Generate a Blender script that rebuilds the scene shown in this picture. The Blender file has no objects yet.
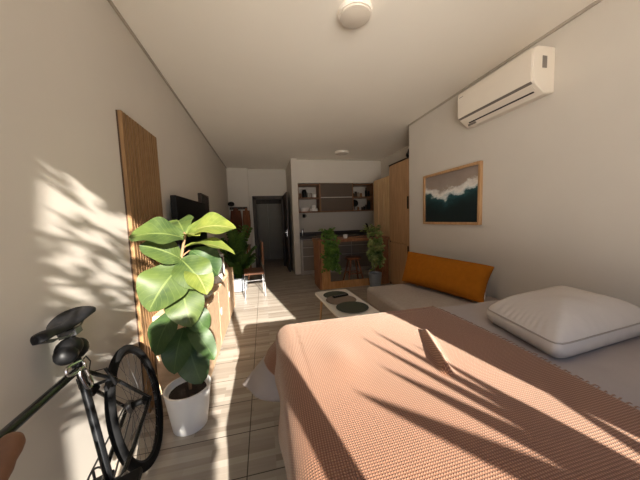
import bpy, bmesh, math, random
from mathutils import Vector, Matrix, Euler, noise
random.seed(7)
PI = math.pi
SC = bpy.context.scene
COL = SC.collection
H, LW, RW, CE = 1.33, -0.883, 2.33, 2.766

# ------------------------------------------------------------------ materials
def lin(c):
    c = c / 255.0
    return c / 12.92 if c <= 0.04045 else ((c + 0.055) / 1.055) ** 2.4
def rgb(r, g, b): return (lin(r), lin(g), lin(b), 1)
def new_mat(name):
    m = bpy.data.materials.new(name); m.use_nodes = True
    nt = m.node_tree
    return m, nt, nt.nodes['Principled BSDF']
def N(nt, t, **kw):
    n = nt.nodes.new(t)
    for k, v in kw.items():
        if k.startswith('i_'): n.inputs[k[2:].replace('_', ' ')].default_value = v
        else: setattr(n, k, v)
    return n
def ramp(nt, stops, interp='LINEAR'):
    r = nt.nodes.new('ShaderNodeValToRGB'); e = r.color_ramp.elements; r.color_ramp.interpolation = interp
    while len(e) < len(stops): e.new(0.5)
    for k, (p, c) in enumerate(stops): e[k].position = p; e[k].color = c
    return r
def plain(name, col, rough=0.6, vary=0.06, scale=6, bump=0.0, bscale=60, metal=0.0, spec=0.5):
    m, nt, b = new_mat(name)
    tc = N(nt, 'ShaderNodeTexCoord')
    n = N(nt, 'ShaderNodeTexNoise'); n.inputs['Scale'].default_value = scale; n.inputs['Detail'].default_value = 4
    nt.links.new(tc.outputs['Object'], n.inputs['Vector'])
    lo = tuple(c * (1 - vary) for c in col[:3]) + (1,); hi = tuple(min(1, c * (1 + vary)) for c in col[:3]) + (1,)
    r = ramp(nt, [(0.3, lo), (0.7, hi)])
    nt.links.new(n.outputs['Fac'], r.inputs['Fac']); nt.links.new(r.outputs['Color'], b.inputs['Base Color'])
    b.inputs['Roughness'].default_value = rough; b.inputs['Metallic'].default_value = metal
    b.inputs['Specular IOR Level'].default_value = spec
    if bump:
        n2 = N(nt, 'ShaderNodeTexNoise'); n2.inputs['Scale'].default_value = bscale; n2.inputs['Detail'].default_value = 3
        nt.links.new(tc.outputs['Object'], n2.inputs['Vector'])
        bp = N(nt, 'ShaderNodeBump'); bp.inputs['Strength'].default_value = bump; bp.inputs['Distance'].default_value = 0.004
        nt.links.new(n2.outputs['Fac'], bp.inputs['Height']); nt.links.new(bp.outputs['Normal'], b.inputs['Normal'])
    return m
def wood(name, a, c, rough=0.5, stretch=(14, 14, 1.2), scale=2.2, knots=False):
    m, nt, b = new_mat(name)
    tc = N(nt, 'ShaderNodeTexCoord'); mp = N(nt, 'ShaderNodeMapping'); mp.inputs['Scale'].default_value = stretch
    nt.links.new(tc.outputs['Object'], mp.inputs['Vector'])
    n = N(nt, 'ShaderNodeTexNoise'); n.inputs['Scale'].default_value = scale; n.inputs['Detail'].default_value = 6; n.inputs['Distortion'].default_value = 0.8
    nt.links.new(mp.outputs['Vector'], n.inputs['Vector'])
    r = ramp(nt, [(0.3, a), (0.5, tuple((x + y) / 2 for x, y in zip(a, c))), (0.72, c)])
    nt.links.new(n.outputs['Fac'], r.inputs['Fac']); nt.links.new(r.outputs['Color'], b.inputs['Base Color'])
    b.inputs['Roughness'].default_value = rough; b.inputs['Specular IOR Level'].default_value = 0.35
    return m
def leaf_mat(name, a, c, vein=None, trans=0.35, rough=0.5):
    m, nt, b = new_mat(name)
    out = nt.nodes['Material Output']
    tc = N(nt, 'ShaderNodeTexCoord')
    n = N(nt, 'ShaderNodeTexNoise'); n.inputs['Scale'].default_value = 9; n.inputs['Detail'].default_value = 3
    nt.links.new(tc.outputs['Object'], n.inputs['Vector'])
    r = ramp(nt, [(0.35, a), (0.68, c)]); nt.links.new(n.outputs['Fac'], r.inputs['Fac'])
    colr = r.outputs['Color']
    if vein:
        sx = N(nt, 'ShaderNodeSeparateXYZ'); nt.links.new(tc.outputs['UV'], sx.inputs['Vector'])
        d = N(nt, 'ShaderNodeMath', operation='SUBTRACT'); d.inputs[1].default_value = 0.5; nt.links.new(sx.outputs['Y'], d.inputs[0])
        ab = N(nt, 'ShaderNodeMath', operation='ABSOLUTE'); nt.links.new(d.outputs[0], ab.inputs[0])
        # side veins slanting towards the tip
        mu = N(nt, 'ShaderNodeMath', operation='MULTIPLY_ADD'); mu.inputs[1].default_value = -0.6
        nt.links.new(ab.outputs[0], mu.inputs[0]); nt.links.new(sx.outputs['X'], mu.inputs[2])
        sn = N(nt, 'ShaderNodeMath', operation='MULTIPLY'); sn.inputs[1].default_value = 9.0; nt.links.new(mu.outputs[0], sn.inputs[0])
        fr = N(nt, 'ShaderNodeMath', operation='FRACT'); nt.links.new(sn.outputs[0], fr.inputs[0])
        lt = N(nt, 'ShaderNodeMath', operation='LESS_THAN'); lt.inputs[1].default_value = 0.09; nt.links.new(fr.outputs[0], lt.inputs[0])
        l2 = N(nt, 'ShaderNodeMath', operation='LESS_THAN'); l2.inputs[1].default_value = 0.022; nt.links.new(ab.outputs[0], l2.inputs[0])
        mx = N(nt, 'ShaderNodeMath', operation='MULTIPLY_ADD'); mx.inputs[1].default_value = 0.35; nt.links.new(lt.outputs[0], mx.inputs[0]); nt.links.new(l2.outputs[0], mx.inputs[2])
        mx.use_clamp = True
        mc = N(nt, 'ShaderNodeMix', data_type='RGBA'); mc.inputs['B'].default_value = vein
        nt.links.new(mx.outputs[0], mc.inputs['Factor']); nt.links.new(colr, mc.inputs['A']); colr = mc.outputs['Result']
        bp = N(nt, 'ShaderNodeBump'); bp.inputs['Strength'].default_value = 0.35; bp.inputs['Distance'].default_value = 0.004; bp.invert = True
        nt.links.new(mx.outputs[0], bp.inputs['Height']); nt.links.new(bp.outputs['Normal'], b.inputs['Normal'])
    nt.links.new(colr, b.inputs['Base Color']); b.inputs['Roughness'].default_value = rough
    tr = N(nt, 'ShaderNodeBsdfTranslucent')
    hs = N(nt, 'ShaderNodeHueSaturation'); hs.inputs['Saturation'].default_value = 1.0; hs.inputs['Value'].default_value = 1.35; hs.inputs['Hue'].default_value = 0.485
    nt.links.new(colr, hs.inputs['Color']); nt.links.new(hs.outputs['Color'], tr.inputs['Color'])
    ms = N(nt, 'ShaderNodeMixShader'); ms.inputs['Fac'].default_value = trans
    nt.links.new(b.outputs['BSDF'], ms.inputs[1]); nt.links.new(tr.outputs['BSDF'], ms.inputs[2]); nt.links.new(ms.outputs[0], out.inputs['Surface'])
    return m
def floor_mat():
    m, nt, b = new_mat('floor_tiles')
    tc = N(nt, 'ShaderNodeTexCoord'); L = nt.links.new
    def brick(w, h, mortar, off, freq=2):
        t = N(nt, 'ShaderNodeTexBrick'); t.inputs['Scale'].default_value = 1; t.inputs['Brick Width'].default_value = w
        t.inputs['Row Height'].default_value = h; t.inputs['Mortar Size'].default_value = mortar; t.inputs['Mortar Smooth'].default_value = 0.1
        t.offset = off; t.offset_frequency = freq
        t.inputs['Color1'].default_value = (0, 0, 0, 1); t.inputs['Color2'].default_value = (1, 1, 1, 1); t.inputs['Mortar'].default_value = (0.5, 0.5, 0.5, 1)
        return t
    strip = brick(0.36, 0.041, 0.0010, 0.37, 3); strip.squash = 1.5; strip.squash_frequency = 4
    L(tc.outputs['Object'], strip.inputs['Vector'])
    mp = N(nt, 'ShaderNodeMapping'); mp.inputs['Location'].default_value = (0.152, -0.115, 0); L(tc.outputs['Object'], mp.inputs['Vector'])
    tile = brick(1.2, 0.288, 0.003, 0.0); L(mp.outputs['Vector'], tile.inputs['Vector'])
    mg = N(nt, 'ShaderNodeMapping'); mg.inputs['Scale'].default_value = (1.6, 26, 1); L(tc.outputs['Object'], mg.inputs['Vector'])
    gr = N(nt, 'ShaderNodeTexNoise'); gr.inputs['Scale'].default_value = 2.4; gr.inputs['Detail'].default_value = 7; gr.inputs['Roughness'].default_value = 0.65; L(mg.outputs['Vector'], gr.inputs['Vector'])
    mixf = N(nt, 'ShaderNodeMix', data_type='RGBA'); mixf.inputs['Factor'].default_value = 0.5
    L(strip.outputs['Color'], mixf.inputs['A']); L(gr.outputs['Color'], mixf.inputs['B'])
    bw = N(nt, 'ShaderNodeRGBToBW'); L(mixf.outputs['Result'], bw.inputs['Color'])
    r = ramp(nt, [(0.16, rgb(134, 123, 111)), (0.42, rgb(156, 146, 134)), (0.62, rgb(168, 159, 147)), (0.85, rgb(182, 174, 163))]); L(bw.outputs['Val'], r.inputs['Fac'])
    mm = N(nt, 'ShaderNodeMix', data_type='RGBA'); mm.inputs['B'].default_value = rgb(70, 60, 52)
    L(tile.outputs['Fac'], mm.inputs['Factor']); L(r.outputs['Color'], mm.inputs['A']); L(mm.outputs['Result'], b.inputs['Base Color'])
    b.inputs['Roughness'].default_value = 0.42; b.inputs['Specular IOR Level'].default_value = 0.4
    bp = N(nt, 'ShaderNodeBump'); bp.inputs['Strength'].default_value = 0.4; bp.inputs['Distance'].default_value = 0.002; bp.invert = True
    L(tile.outputs['Fac'], bp.inputs['Height']); L(bp.outputs['Normal'], b.inputs['Normal'])
    return m
def waffle_mat():
    m, nt, b = new_mat('terracotta_waffle'); L = nt.links.new
    tc = N(nt, 'ShaderNodeTexCoord')
    sx = N(nt, 'ShaderNodeSeparateXYZ'); L(tc.outputs['UV'], sx.inputs['Vector'])
    def wave(o, k):
        a = N(nt, 'ShaderNodeMath', operation='MULTIPLY'); a.inputs[1].default_value = k; L(o, a.inputs[0])
        s = N(nt, 'ShaderNodeMath', operation='SINE'); L(a.outputs[0], s.inputs[0])
        q = N(nt, 'ShaderNodeMath', operation='MULTIPLY_ADD'); q.inputs[1].default_value = 0.5; q.inputs[2].default_value = 0.5; L(s.outputs[0], q.inputs[0])
        return q.outputs[0]
    w = N(nt, 'ShaderNodeMath', operation='MULTIPLY'); L(wave(sx.outputs['X'], 2 * PI / 0.0074), w.inputs[0]); L(wave(sx.outputs['Y'], 2 * PI / 0.0074), w.inputs[1])
    n = N(nt, 'ShaderNodeTexNoise'); n.inputs['Scale'].default_value = 5; n.inputs['Detail'].default_value = 4; L(tc.outputs['Object'], n.inputs['Vector'])
    r = ramp(nt, [(0.0, rgb(112, 74, 56)), (0.5, rgb(146, 104, 80)), (1.0, rgb(160, 118, 92))]); L(w.outputs[0], r.inputs['Fac'])
    hs = N(nt, 'ShaderNodeHueSaturation'); L(r.outputs['Color'], hs.inputs['Color'])
    mv = N(nt, 'ShaderNodeMath', operation='MULTIPLY_ADD'); mv.inputs[1].default_value = 0.25; mv.inputs[2].default_value = 0.88; L(n.outputs['Fac'], mv.inputs[0]); L(mv.outputs[0], hs.inputs['Value'])
    L(hs.outputs['Color'], b.inputs['Base Color']); b.inputs['Roughness'].default_value = 0.95; b.inputs['Specular IOR Level'].default_value = 0.1
    b.inputs['Sheen Weight'].default_value = 0.35; b.inputs['Sheen Tint'].default_value = (1, 0.9, 0.75, 1)
    bp = N(nt, 'ShaderNodeBump'); bp.inputs['Strength'].default_value = 0.75; bp.inputs['Distance'].default_value = 0.0016
    L(w.outputs[0], bp.inputs['Height']); L(bp.outputs['Normal'], b.inputs['Normal'])
    return m
def art_mat():
    # a sea seen from above: pale sand sky, a ragged band of white surf, dark teal water (object coords: Y along the wall, Z up)
    m, nt, b = new_mat('surf_print'); L = nt.links.new
    tc = N(nt, 'ShaderNodeTexCoord'); sx = N(nt, 'ShaderNodeSeparateXYZ'); L(tc.outputs['UV'], sx.inputs['Vector'])
    n = N(nt, 'ShaderNodeTexNoise'); n.inputs['Scale'].default_value = 4.2; n.inputs['Detail'].default_value = 8; n.inputs['Roughness'].default_value = 0.62; L(tc.outputs['UV'], n.inputs['Vector'])
    # shoreline height: dips in the middle and rises towards the near end
    cu = N(nt, 'ShaderNodeFloatCurve'); cv = cu.mapping.curves[0]
    pts = [(0.0, 0.66), (0.3, 0.56), (0.45, 0.55), (0.62, 0.46), (0.8, 0.56), (1.0, 0.60)]
    cv.points[0].location = pts[0]; cv.points[1].location = pts[-1]
    for p in pts[1:-1]: cv.points.new(*p)
    cu.mapping.update(); L(sx.outputs['X'], cu.inputs['Value'])
    d = N(nt, 'ShaderNodeMath', operation='SUBTRACT'); L(sx.outputs['Y'], d.inputs[0]); L(cu.outputs['Value'], d.inputs[1])
    nn = N(nt, 'ShaderNodeMath', operation='MULTIPLY_ADD'); nn.inputs[1].default_value = 0.55; L(n.outputs['Fac'], nn.inputs[0]); L(d.outputs[0], nn.inputs[2])
    r = ramp(nt, [(0.0, rgb(8, 30, 34)), (0.16, rgb(16, 52, 56)), (0.25, rgb(44, 84, 88)), (0.285, rgb(190, 200, 200)), (0.34, rgb(236, 232, 226)), (0.41, rgb(212, 206, 200)), (0.46, rgb(158, 144, 134)), (0.75, rgb(140, 126, 118))])
    L(nn.outputs[0], r.inputs['Fac']); L(r.outputs['Color'], b.inputs['Base Color']); b.inputs['Roughness'].default_value = 0.5
    return m
def slat_mat(name, a, c): return wood(name, a, c, 0.55, (30, 30, 1.0), 2.0)

M = {}
M['wall'] = plain('white_plaster', rgb(208, 201, 191), 0.9, 0.015, 3, 0.06, 140, spec=0.2)
M['ceil'] = plain('ceiling_plaster', rgb(245, 239, 228), 0.9, 0.012, 2, 0.04, 120, spec=0.2)
M['floor'] = floor_mat()
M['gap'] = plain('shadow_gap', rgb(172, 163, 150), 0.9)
M['frame_dark'] = wood('dark_door_wood', rgb(44, 34, 26), rgb(66, 52, 40))
M['lift'] = plain('grey_panel', rgb(150, 143, 131), 0.6, 0.03)
M['alu'] = plain('window_aluminium', rgb(70, 70, 72), 0.4, metal=0.6)
M['waffle'] = waffle_mat()
M['sheet'] = plain('grey_bed_linen', rgb(160, 150, 146), 0.95, 0.03, 8, 0.3, 240, spec=0.15)
M['skirt'] = plain('white_bed_linen', rgb(206, 206, 212), 0.95, 0.03, 8, 0.2, 200, spec=0.15)
M['mattress'] = plain('mattress_white', rgb(214, 210, 204), 0.9, 0.03, 10, 0.15, 200, spec=0.15)
M['pillow'] = plain('white_cotton', rgb(188, 180, 173), 0.95, 0.04, 5, 0.35, 26, spec=0.15)
M['piping'] = plain('pillow_piping', rgb(150, 142, 134), 0.95)
M['mustard'] = plain('mustard_linen', rgb(160, 96, 22), 0.95, 0.08, 20, 0.35, 260, spec=0.1)
M['cream'] = plain('cream_linen', rgb(216, 208, 196), 0.95)
M['sofa'] = plain('sofa_fabric', rgb(168, 157, 148), 0.95, 0.06, 40, 0.4, 320, spec=0.1)
M['oak'] = wood('oak', rgb(186, 146, 104), rgb(212, 176, 134))
M['slat'] = slat_mat('slat_wood', rgb(118, 88, 56), rgb(150, 116, 80))
M['slat_back'] = plain('slat_backing', rgb(70, 50, 34), 0.8)
M['ply'] = wood('plywood', rgb(202, 168, 134), rgb(226, 196, 162), 0.55, (3, 12, 12), 1.6)
M['ward'] = wood('wardrobe_oak', rgb(158, 122, 86), rgb(186, 148, 110), 0.55, (16, 16, 1.3), 2.0)
M['ward_pale'] = wood('screen_pine', rgb(184, 150, 108), rgb(206, 174, 132), 0.55, (16, 16, 1.3), 2.0)
M['bar'] = wood('bar_timber', rgb(120, 76, 48), rgb(156, 108, 72), 0.5, (10, 10, 2), 2.2)
M['bar_lit'] = wood('bar_lit_timber', rgb(170, 122, 74), rgb(196, 148, 96), 0.5, (10, 10, 2), 2.2)  # paler copy of bar timber, with the light on front pieces painted in
M['stool'] = wood('stool_wood', rgb(112, 66, 40), rgb(146, 92, 58))
M['cab_wood'] = wood('shelf_wood', rgb(110, 76, 50), rgb(140, 100, 68))
M['cab_dark'] = plain('flap_brown', rgb(80, 66, 54), 0.55, 0.05)
M['drawer'] = plain('drawer_grey', rgb(122, 114, 106), 0.5, 0.04)
M['worktop'] = plain('dark_worktop', rgb(58, 52, 48), 0.35, 0.1, 40)
M['light_trim'] = plain('pale_trim', rgb(188, 180, 170), 0.5)
M['black'] = plain('black_plastic', rgb(16, 16, 17), 0.5, 0.1, spec=0.25)
M['screen'] = plain('tv_screen', rgb(6, 6, 7), 0.3, 0.0, spec=0.12)
M['rubber'] = plain('tyre_rubber', rgb(15, 15, 16), 0.85, 0.1, 30, spec=0.2)
M['bikepaint'] = plain('bike_paint', rgb(20, 21, 23), 0.25, 0.05)
M['chrome'] = plain('chrome', rgb(200, 200, 202), 0.18, 0.02, metal=1.0)
M['steel'] = plain('dull_steel', rgb(110, 110, 112), 0.4, 0.02, metal=0.9)
M['leather'] = plain('tan_leather', rgb(112, 78, 56), 0.7, 0.12, 30, 0.3, 80)
M['saddle'] = plain('saddle_vinyl', rgb(22, 22, 24), 0.5, 0.08, spec=0.25)
M['ceramic'] = plain('white_ceramic', rgb(228, 226, 222), 0.35, 0.02)
M['ceramic_grey'] = plain('grey_pot', rgb(128, 134, 140), 0.6, 0.05)
M['soil'] = plain('soil', rgb(44, 32, 24), 1.0, 0.3, 60, 0.8, 90)
M['stem'] = plain('woody_stem', rgb(128, 100, 72), 0.85, 0.2, 40)
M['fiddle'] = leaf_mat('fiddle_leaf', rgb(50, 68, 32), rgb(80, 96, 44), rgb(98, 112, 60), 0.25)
M['fiddle_shaded'] = leaf_mat('fiddle_leaf_shaded', rgb(38, 60, 30), rgb(58, 82, 38), rgb(70, 92, 50), 0.2)  # darker copy of the leaf, shade on lower leaves put into the colour
M['fiddle_lit'] = leaf_mat('fiddle_leaf_lit', rgb(84, 100, 42), rgb(122, 130, 58), rgb(140, 142, 84), 0.32)  # yellower copy of the leaf, backlight on sunlit leaves put into the colour
M['zz'] = leaf_mat('glossy_leaf', rgb(54, 84, 34), rgb(92, 124, 52), None, 0.2)
M['pothos'] = leaf_mat('pothos_leaf', rgb(66, 104, 34), rgb(112, 146, 60), None, 0.3)
M['pothos_var'] = leaf_mat('pothos_variegated', rgb(84, 112, 48), rgb(166, 176, 112), None, 0.3)
M['yucca'] = leaf_mat('yucca_leaf', rgb(46, 84, 40), rgb(70, 110, 52), None, 0.1)
M['ac'] = plain('ac_plastic', rgb(226, 216, 202), 0.4, 0.01)
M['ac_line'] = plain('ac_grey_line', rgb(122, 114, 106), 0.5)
M['ac_dark'] = plain('ac_slot', rgb(50, 44, 40), 0.6)
M['lamp'] = plain('lamp_opal', rgb(214, 204, 190), 0.4, 0.01)
M['lamp_ring'] = plain('lamp_ring', rgb(238, 230, 218), 0.4, 0.01)
M['table_white'] = plain('table_white', rgb(212, 206, 198), 0.45, 0.02)
M['felt_green'] = plain('felt_green', rgb(62, 66, 54), 0.95, 0.08, 40)
M['felt_taupe'] = plain('felt_taupe', rgb(122, 106, 92), 0.95, 0.06, 40)
M['art'] = art_mat()
M['frame_oak'] = wood('frame_oak', rgb(172, 132, 92), rgb(198, 160, 118))
M['brown_cloth'] = plain('brown_jacket', rgb(96, 54, 36), 0.9, 0.15, 12, 0.4, 60)
M['rust_cloth'] = plain('tan_jacket', rgb(132, 84, 56), 0.9, 0.15, 12, 0.4, 60)
M['chair_seat'] = plain('brown_leatherette', rgb(120, 80, 58), 0.5, 0.08)
M['glass'] = plain('smoky_glass', rgb(150, 140, 128), 0.1, 0.02)
M['deck'] = plain('balcony_tile', rgb(226, 220, 210), 0.8, 0.04)
M['blocker_dark'] = plain('blocker_finish', rgb(96, 88, 80), 0.9, 0.06, 8)
M['terracotta'] = plain('clay_pot', rgb(150, 86, 58), 0.85, 0.08)
M['pic_dark'] = plain('dark_print', rgb(40, 32, 28), 0.4, 0.4, 14)

# ------------------------------------------------------------------ objects
def ang_smooth(me, deg=35):
    for p in me.polygons: p.use_smooth = True
    me.set_sharp_from_angle(angle=math.radians(deg))
WM = {}
def wmat(o):
    return WM.get(o.name, Matrix.Identity(4)) if o else Matrix.Identity(4)
def props(o, label=None, cat=None, group=None, kind=None):
    if label: o['label'] = label
    if cat: o['category'] = cat
    if group: o['group'] = group
    if kind: o['kind'] = kind
    return o
def thing(name, label, cat, loc=(0, 0, 0), group=None, rot=(0, 0, 0), kind=None):
    o = bpy.data.objects.new(name, None); COL.objects.link(o)
    o.empty_display_size = 0.1; o.location = loc; o.rotation_euler = rot
    WM[o.name] = Matrix.Translation(Vector(loc)) @ Euler(rot).to_matrix().to_4x4()
    return props(o, label, cat, group, kind)
def copy_tree(o, parent=None):
    c = o.copy(); COL.objects.link(c)
    if parent: c.parent = parent
    for ch in [x for x in bpy.data.objects if x.parent == o]: copy_tree(ch, c)
    return c

class MB:
    def __init__(s): s.bm = bmesh.new(); s.uv = None
    def add(s, vs, fs, uvs=None):
        b = [s.bm.verts.new(v) for v in vs]
        for f in fs:
            try: fc = s.bm.faces.new([b[i] for i in f])
            except ValueError: continue
            if uvs:
                if s.uv is None: s.uv = s.bm.loops.layers.uv.verify()
                for lp, i in zip(fc.loops, f): lp[s.uv].uv = uvs[i]
        return s
    def box(s, x0, x1, y0, y1, z0, z1, m=None):
        vs = [Vector((x, y, z)) for z in (z0, z1) for y in (y0, y1) for x in (x0, x1)]
        if m is not None: vs = [m @ v for v in vs]
        return s.add(vs, [(0, 2, 3, 1), (4, 5, 7, 6), (0, 1, 5, 4), (2, 6, 7, 3), (0, 4, 6, 2), (1, 3, 7, 5)])
    def tube(s, pts, r, seg=10, caps=True):
        pts = [Vector(p) for p in pts]; n = len(pts)
        rs = r if isinstance(r, (list, tuple)) else [r] * n
        vs = []; u = None
        for i, p in enumerate(pts):
            t = (pts[min(i + 1, n - 1)] - pts[max(i - 1, 0)]).normalized()
            if u is None:
                u = t.orthogonal().normalized()
            else:
                u = (u - t * u.dot(t)); u = u.normalized() if u.length > 1e-6 else t.orthogonal().normalized()
            w = t.cross(u)
            for k in range(seg):
                a = 2 * PI * k / seg; vs.append(p + (u * math.cos(a) + w * math.sin(a)) * rs[i])
        fs = [(i * seg + k, i * seg + (k + 1) % seg, (i + 1) * seg + (k + 1) % seg, (i + 1) * seg + k) for i in range(n - 1) for k in range(seg)]
        if caps: fs += [tuple(range(seg - 1, -1, -1)), tuple((n - 1) * seg + k for k in range(seg))]
        return s.add(vs, fs)
    def lathe(s, prof, c=(0, 0, 0), seg=32, m=None):
        c = Vector(c); vs = []
        for r, z in prof:
            for k in range(seg):
                a = 2 * PI * k / seg; vs.append(Vector((r * math.cos(a), r * math.sin(a), z)))
        if m is not None: vs = [m @ v for v in vs]
        vs = [v + c for v in vs]; n = len(prof)
        fs = [(i * seg + k, i * seg + (k + 1) % seg, (i + 1) * seg + (k + 1) % seg, (i + 1) * seg + k) for i in range(n - 1) for k in range(seg)]
        if prof[0][0] > 1e-5: fs.append(tuple(range(seg - 1, -1, -1)))
        if prof[-1][0] > 1e-5: fs.append(tuple((n - 1) * seg + k for k in range(seg)))
        return s.add(vs, fs)
    def torus(s, R, r, m, seg=72, sub=10):
        vs = []
        for i in range(seg):
            a = 2 * PI * i / seg
            for k in range(sub):
                b = 2 * PI * k / sub; q = R + r * math.cos(b)
                vs.append(m @ Vector((q * math.cos(a), q * math.sin(a), r * math.sin(b))))
        fs = [(i * sub + k, ((i + 1) % seg) * sub + k, ((i + 1) % seg) * sub + (k + 1) % sub, i * sub + (k + 1) % sub) for i in range(seg) for k in range(sub)]
        return s.add(vs, fs)
    def grid(s, f, nu, nv, uvf=None):
        vs = []; uv = []
        for i in range(nu + 1):
            for j in range(nv + 1):
                u, v = i / nu, j / nv
                vs.append(Vector(f(u, v))); uv.append(uvf(u, v) if uvf else (u, v))
        w = nv + 1
        fs = [(i * w + j, (i + 1) * w + j, (i + 1) * w + j + 1, i * w + j + 1) for i in range(nu) for j in range(nv)]
        return s.add(vs, fs, uv)
    def ball(s, c, r, seg=14, squash=(1, 1, 1)):
        prof = [(r * math.sin(PI * i / 8), -r * math.cos(PI * i / 8)) for i in range(9)]
        m = Matrix.Diagonal((squash[0], squash[1], squash[2], 1))
        return s.lathe([(max(p, 1e-6), z) for p, z in prof], c, seg, m)
    def prism(s, poly, axis, a, b):
        def P(p, t): return {'x': (t, p[0], p[1]), 'y': (p[0], t, p[1]), 'z': (p[0], p[1], t)}[axis]
        n = len(poly); vs = [P(p, a) for p in poly] + [P(p, b) for p in poly]
        fs = [(k, (k + 1) % n, n + (k + 1) % n, n + k) for k in range(n)] + [tuple(range(n - 1, -1, -1)), tuple(range(n, 2 * n))]
        return s.add(vs, fs)
    def build(s, name, mat, parent=None, bevel=0, smooth=35, local=False, solid=0, kind=None, sub=0):
        if parent is not None and not local:
            bmesh.ops.transform(s.bm, matrix=wmat(parent).inverted(), verts=s.bm.verts)
        bmesh.ops.remove_doubles(s.bm, verts=s.bm.verts, dist=1e-6)
        bmesh.ops.recalc_face_normals(s.bm, faces=s.bm.faces)
        me = bpy.data.meshes.new(name); s.bm.to_mesh(me); s.bm.free()
        me.materials.append(M[mat] if isinstance(mat, str) else mat)
        ang_smooth(me, smooth)
        o = bpy.data.objects.new(name, me); COL.objects.link(o)
        if parent is not None:
            o.parent = parent; WM[o.name] = wmat(parent)
        if solid:
            md = o.modifiers.new('solid', 'SOLIDIFY'); md.thickness = solid; md.offset = -1
        if bevel:
            md = o.modifiers.new('bevel', 'BEVEL'); md.width = bevel; md.segments = 3; md.limit_method = 'ANGLE'; md.harden_normals = False
        if sub:
            md = o.modifiers.new('sub', 'SUBSURF'); md.levels = sub; md.render_levels = sub
        if kind: o['kind'] = kind
        return o
def single(mb, name, mat, label, cat, group=None, loc=None, **kw):
    """a thing that is one mesh, with its origin at its base"""
    vs = [v.co for v in mb.bm.verts]
    c = Vector(loc) if loc else Vector(((min(v.x for v in vs) + max(v.x for v in vs)) / 2, (min(v.y for v in vs) + max(v.y for v in vs)) / 2, min(v.z for v in vs)))
    bmesh.ops.translate(mb.bm, vec=-c, verts=mb.bm.verts)
    o = mb.build(name, mat, None, **kw); o.location = c
    WM[o.name] = Matrix.Translation(c)
    return props(o, label, cat, group)
def struct(mb, name, mat, **kw): return mb.build(name, mat, None, kind='structure', **kw)
def nz(x, y, z=0.0): return noise.noise(Vector((x, y, z)))

# ------------------------------------------------------------------ setting
Y0, YK = -0.55, 6.50
struct(MB().box(-1.05, 3.2, -0.75, 9.2, -0.12, 0), 'floor', 'floor')
struct(MB().box(-1.05, 3.2, -0.75, 9.2, CE, CE + 0.15), 'ceiling', 'ceil')
struct(MB().box(LW - 0.15, LW, -0.75, 9.2, 0, CE), 'wall_left', 'wall')
struct(MB().box(RW, 3.15, -0.75, 3.68, 0, CE), 'wall_right', 'wall', bevel=0.004)
struct(MB().box(3.0, 3.15, 3.68, 6.65, 0, CE), 'wall_alcove', 'wall')
struct(MB().box(0.84, 3.0, YK, YK + 0.15, 0, CE), 'wall_kitchen', 'wall')
struct(MB().box(0.70, 0.84, 5.98, 7.30, 0, CE), 'wall_partition', 'wall')
struct(MB().box(0.84, 3.0, 6.0, YK, 2.20, CE), 'wall_bulkhead', 'wall')
struct(MB().box(LW, -0.35, 7.13, 7.30, 0, CE), 'wall_entry_side', 'wall')
# end wall round the doorway
DX0, DX1, DZ = -0.235, 0.60, 2.0
struct(MB().box(-0.35, DX0, 7.30, 7.42, 0, CE).box(DX1, 1.6, 7.30, 7.42, 0, CE).box(DX0, DX1, 7.30, 7.42, DZ, CE), 'wall_end', 'wall')
# hallway beyond the doorway
struct(MB().box(-1.0, 1.6, 8.75, 8.9, 0, CE), 'wall_hallway', 'wall')
struct(MB().box(1.5, 1.6, 7.42, 8.75, 0, CE), 'wall_hallway_side', 'wall')
# wall behind the camera with the balcony opening
struct(MB().box(LW, -0.56, -0.75, Y0, 0, CE).box(1.21, RW, -0.75, Y0, 0, CE).box(-0.56, 1.21, -0.75, Y0, 2.46, CE), 'wall_balcony', 'wall')
struct(MB().box(-0.56, -0.505, -0.70, -0.60, 0, 2.46).box(1.17, 1.21, -0.70, -0.60, 0, 2.46).box(-0.505, 1.17, -0.70, -0.60, 2.41, 2.46).box(0.365, 0.43, -0.70, -0.60, 0.03, 2.41).box(-0.505, 0.365, -0.70, -0.60, 0, 0.03).box(0.43, 1.17, -0.70, -0.60, 0, 0.03), 'window_1', 'alu')
# thin strips coloured as the shade line under the ceiling
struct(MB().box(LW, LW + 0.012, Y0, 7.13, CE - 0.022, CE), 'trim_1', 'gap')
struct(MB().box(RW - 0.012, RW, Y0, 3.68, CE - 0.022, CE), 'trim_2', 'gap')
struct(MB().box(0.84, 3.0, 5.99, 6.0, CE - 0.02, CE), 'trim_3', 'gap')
struct(MB().box(1.78, 1.92, -3.3, -0.76, -3.0, 2.9), 'wall_light_blocker', 'blocker_dark')  # unseen fin added to cut the light reaching the left wall
# balcony floor outside
struct(MB().box(-1.6, 3.2, -2.1, -0.75, -0.14, -0.02), 'balcony_floor', 'deck')

# doorway: frame, open leaf, grey double panel across the hallway
fr = struct(MB().box(DX0 - 0.03, DX0 + 0.07, 7.26, 7.44, 0, DZ).box(DX1 - 0.07, DX1 + 0.03, 7.26, 7.44, 0, DZ).box(DX0 - 0.03, DX1 + 0.03, 7.26, 7.44, DZ - 0.07, DZ + 0.03), 'trim_4', 'frame_dark', bevel=0.005)
d1 = bpy.data.objects.new('door_1', None); COL.objects.link(d1); d1.location = (0.60, 7.25, 0); WM['door_1'] = Matrix.Translation((0.60, 7.25, 0)); d1['kind'] = 'structure'
MB().box(0.585, 0.625, 6.30, 7.25, 0.01, 2.03).build('leaf', 'frame_dark', d1, bevel=0.004)
hd = MB().tube([(0.583, 6.40, 1.02), (0.535, 6.40, 1.02), (0.535, 6.54, 1.02)], 0.011); hd.box(0.575, 0.585, 6.375, 6.425, 0.90, 1.10)
hd.build('handle', 'chrome', d1)
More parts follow.
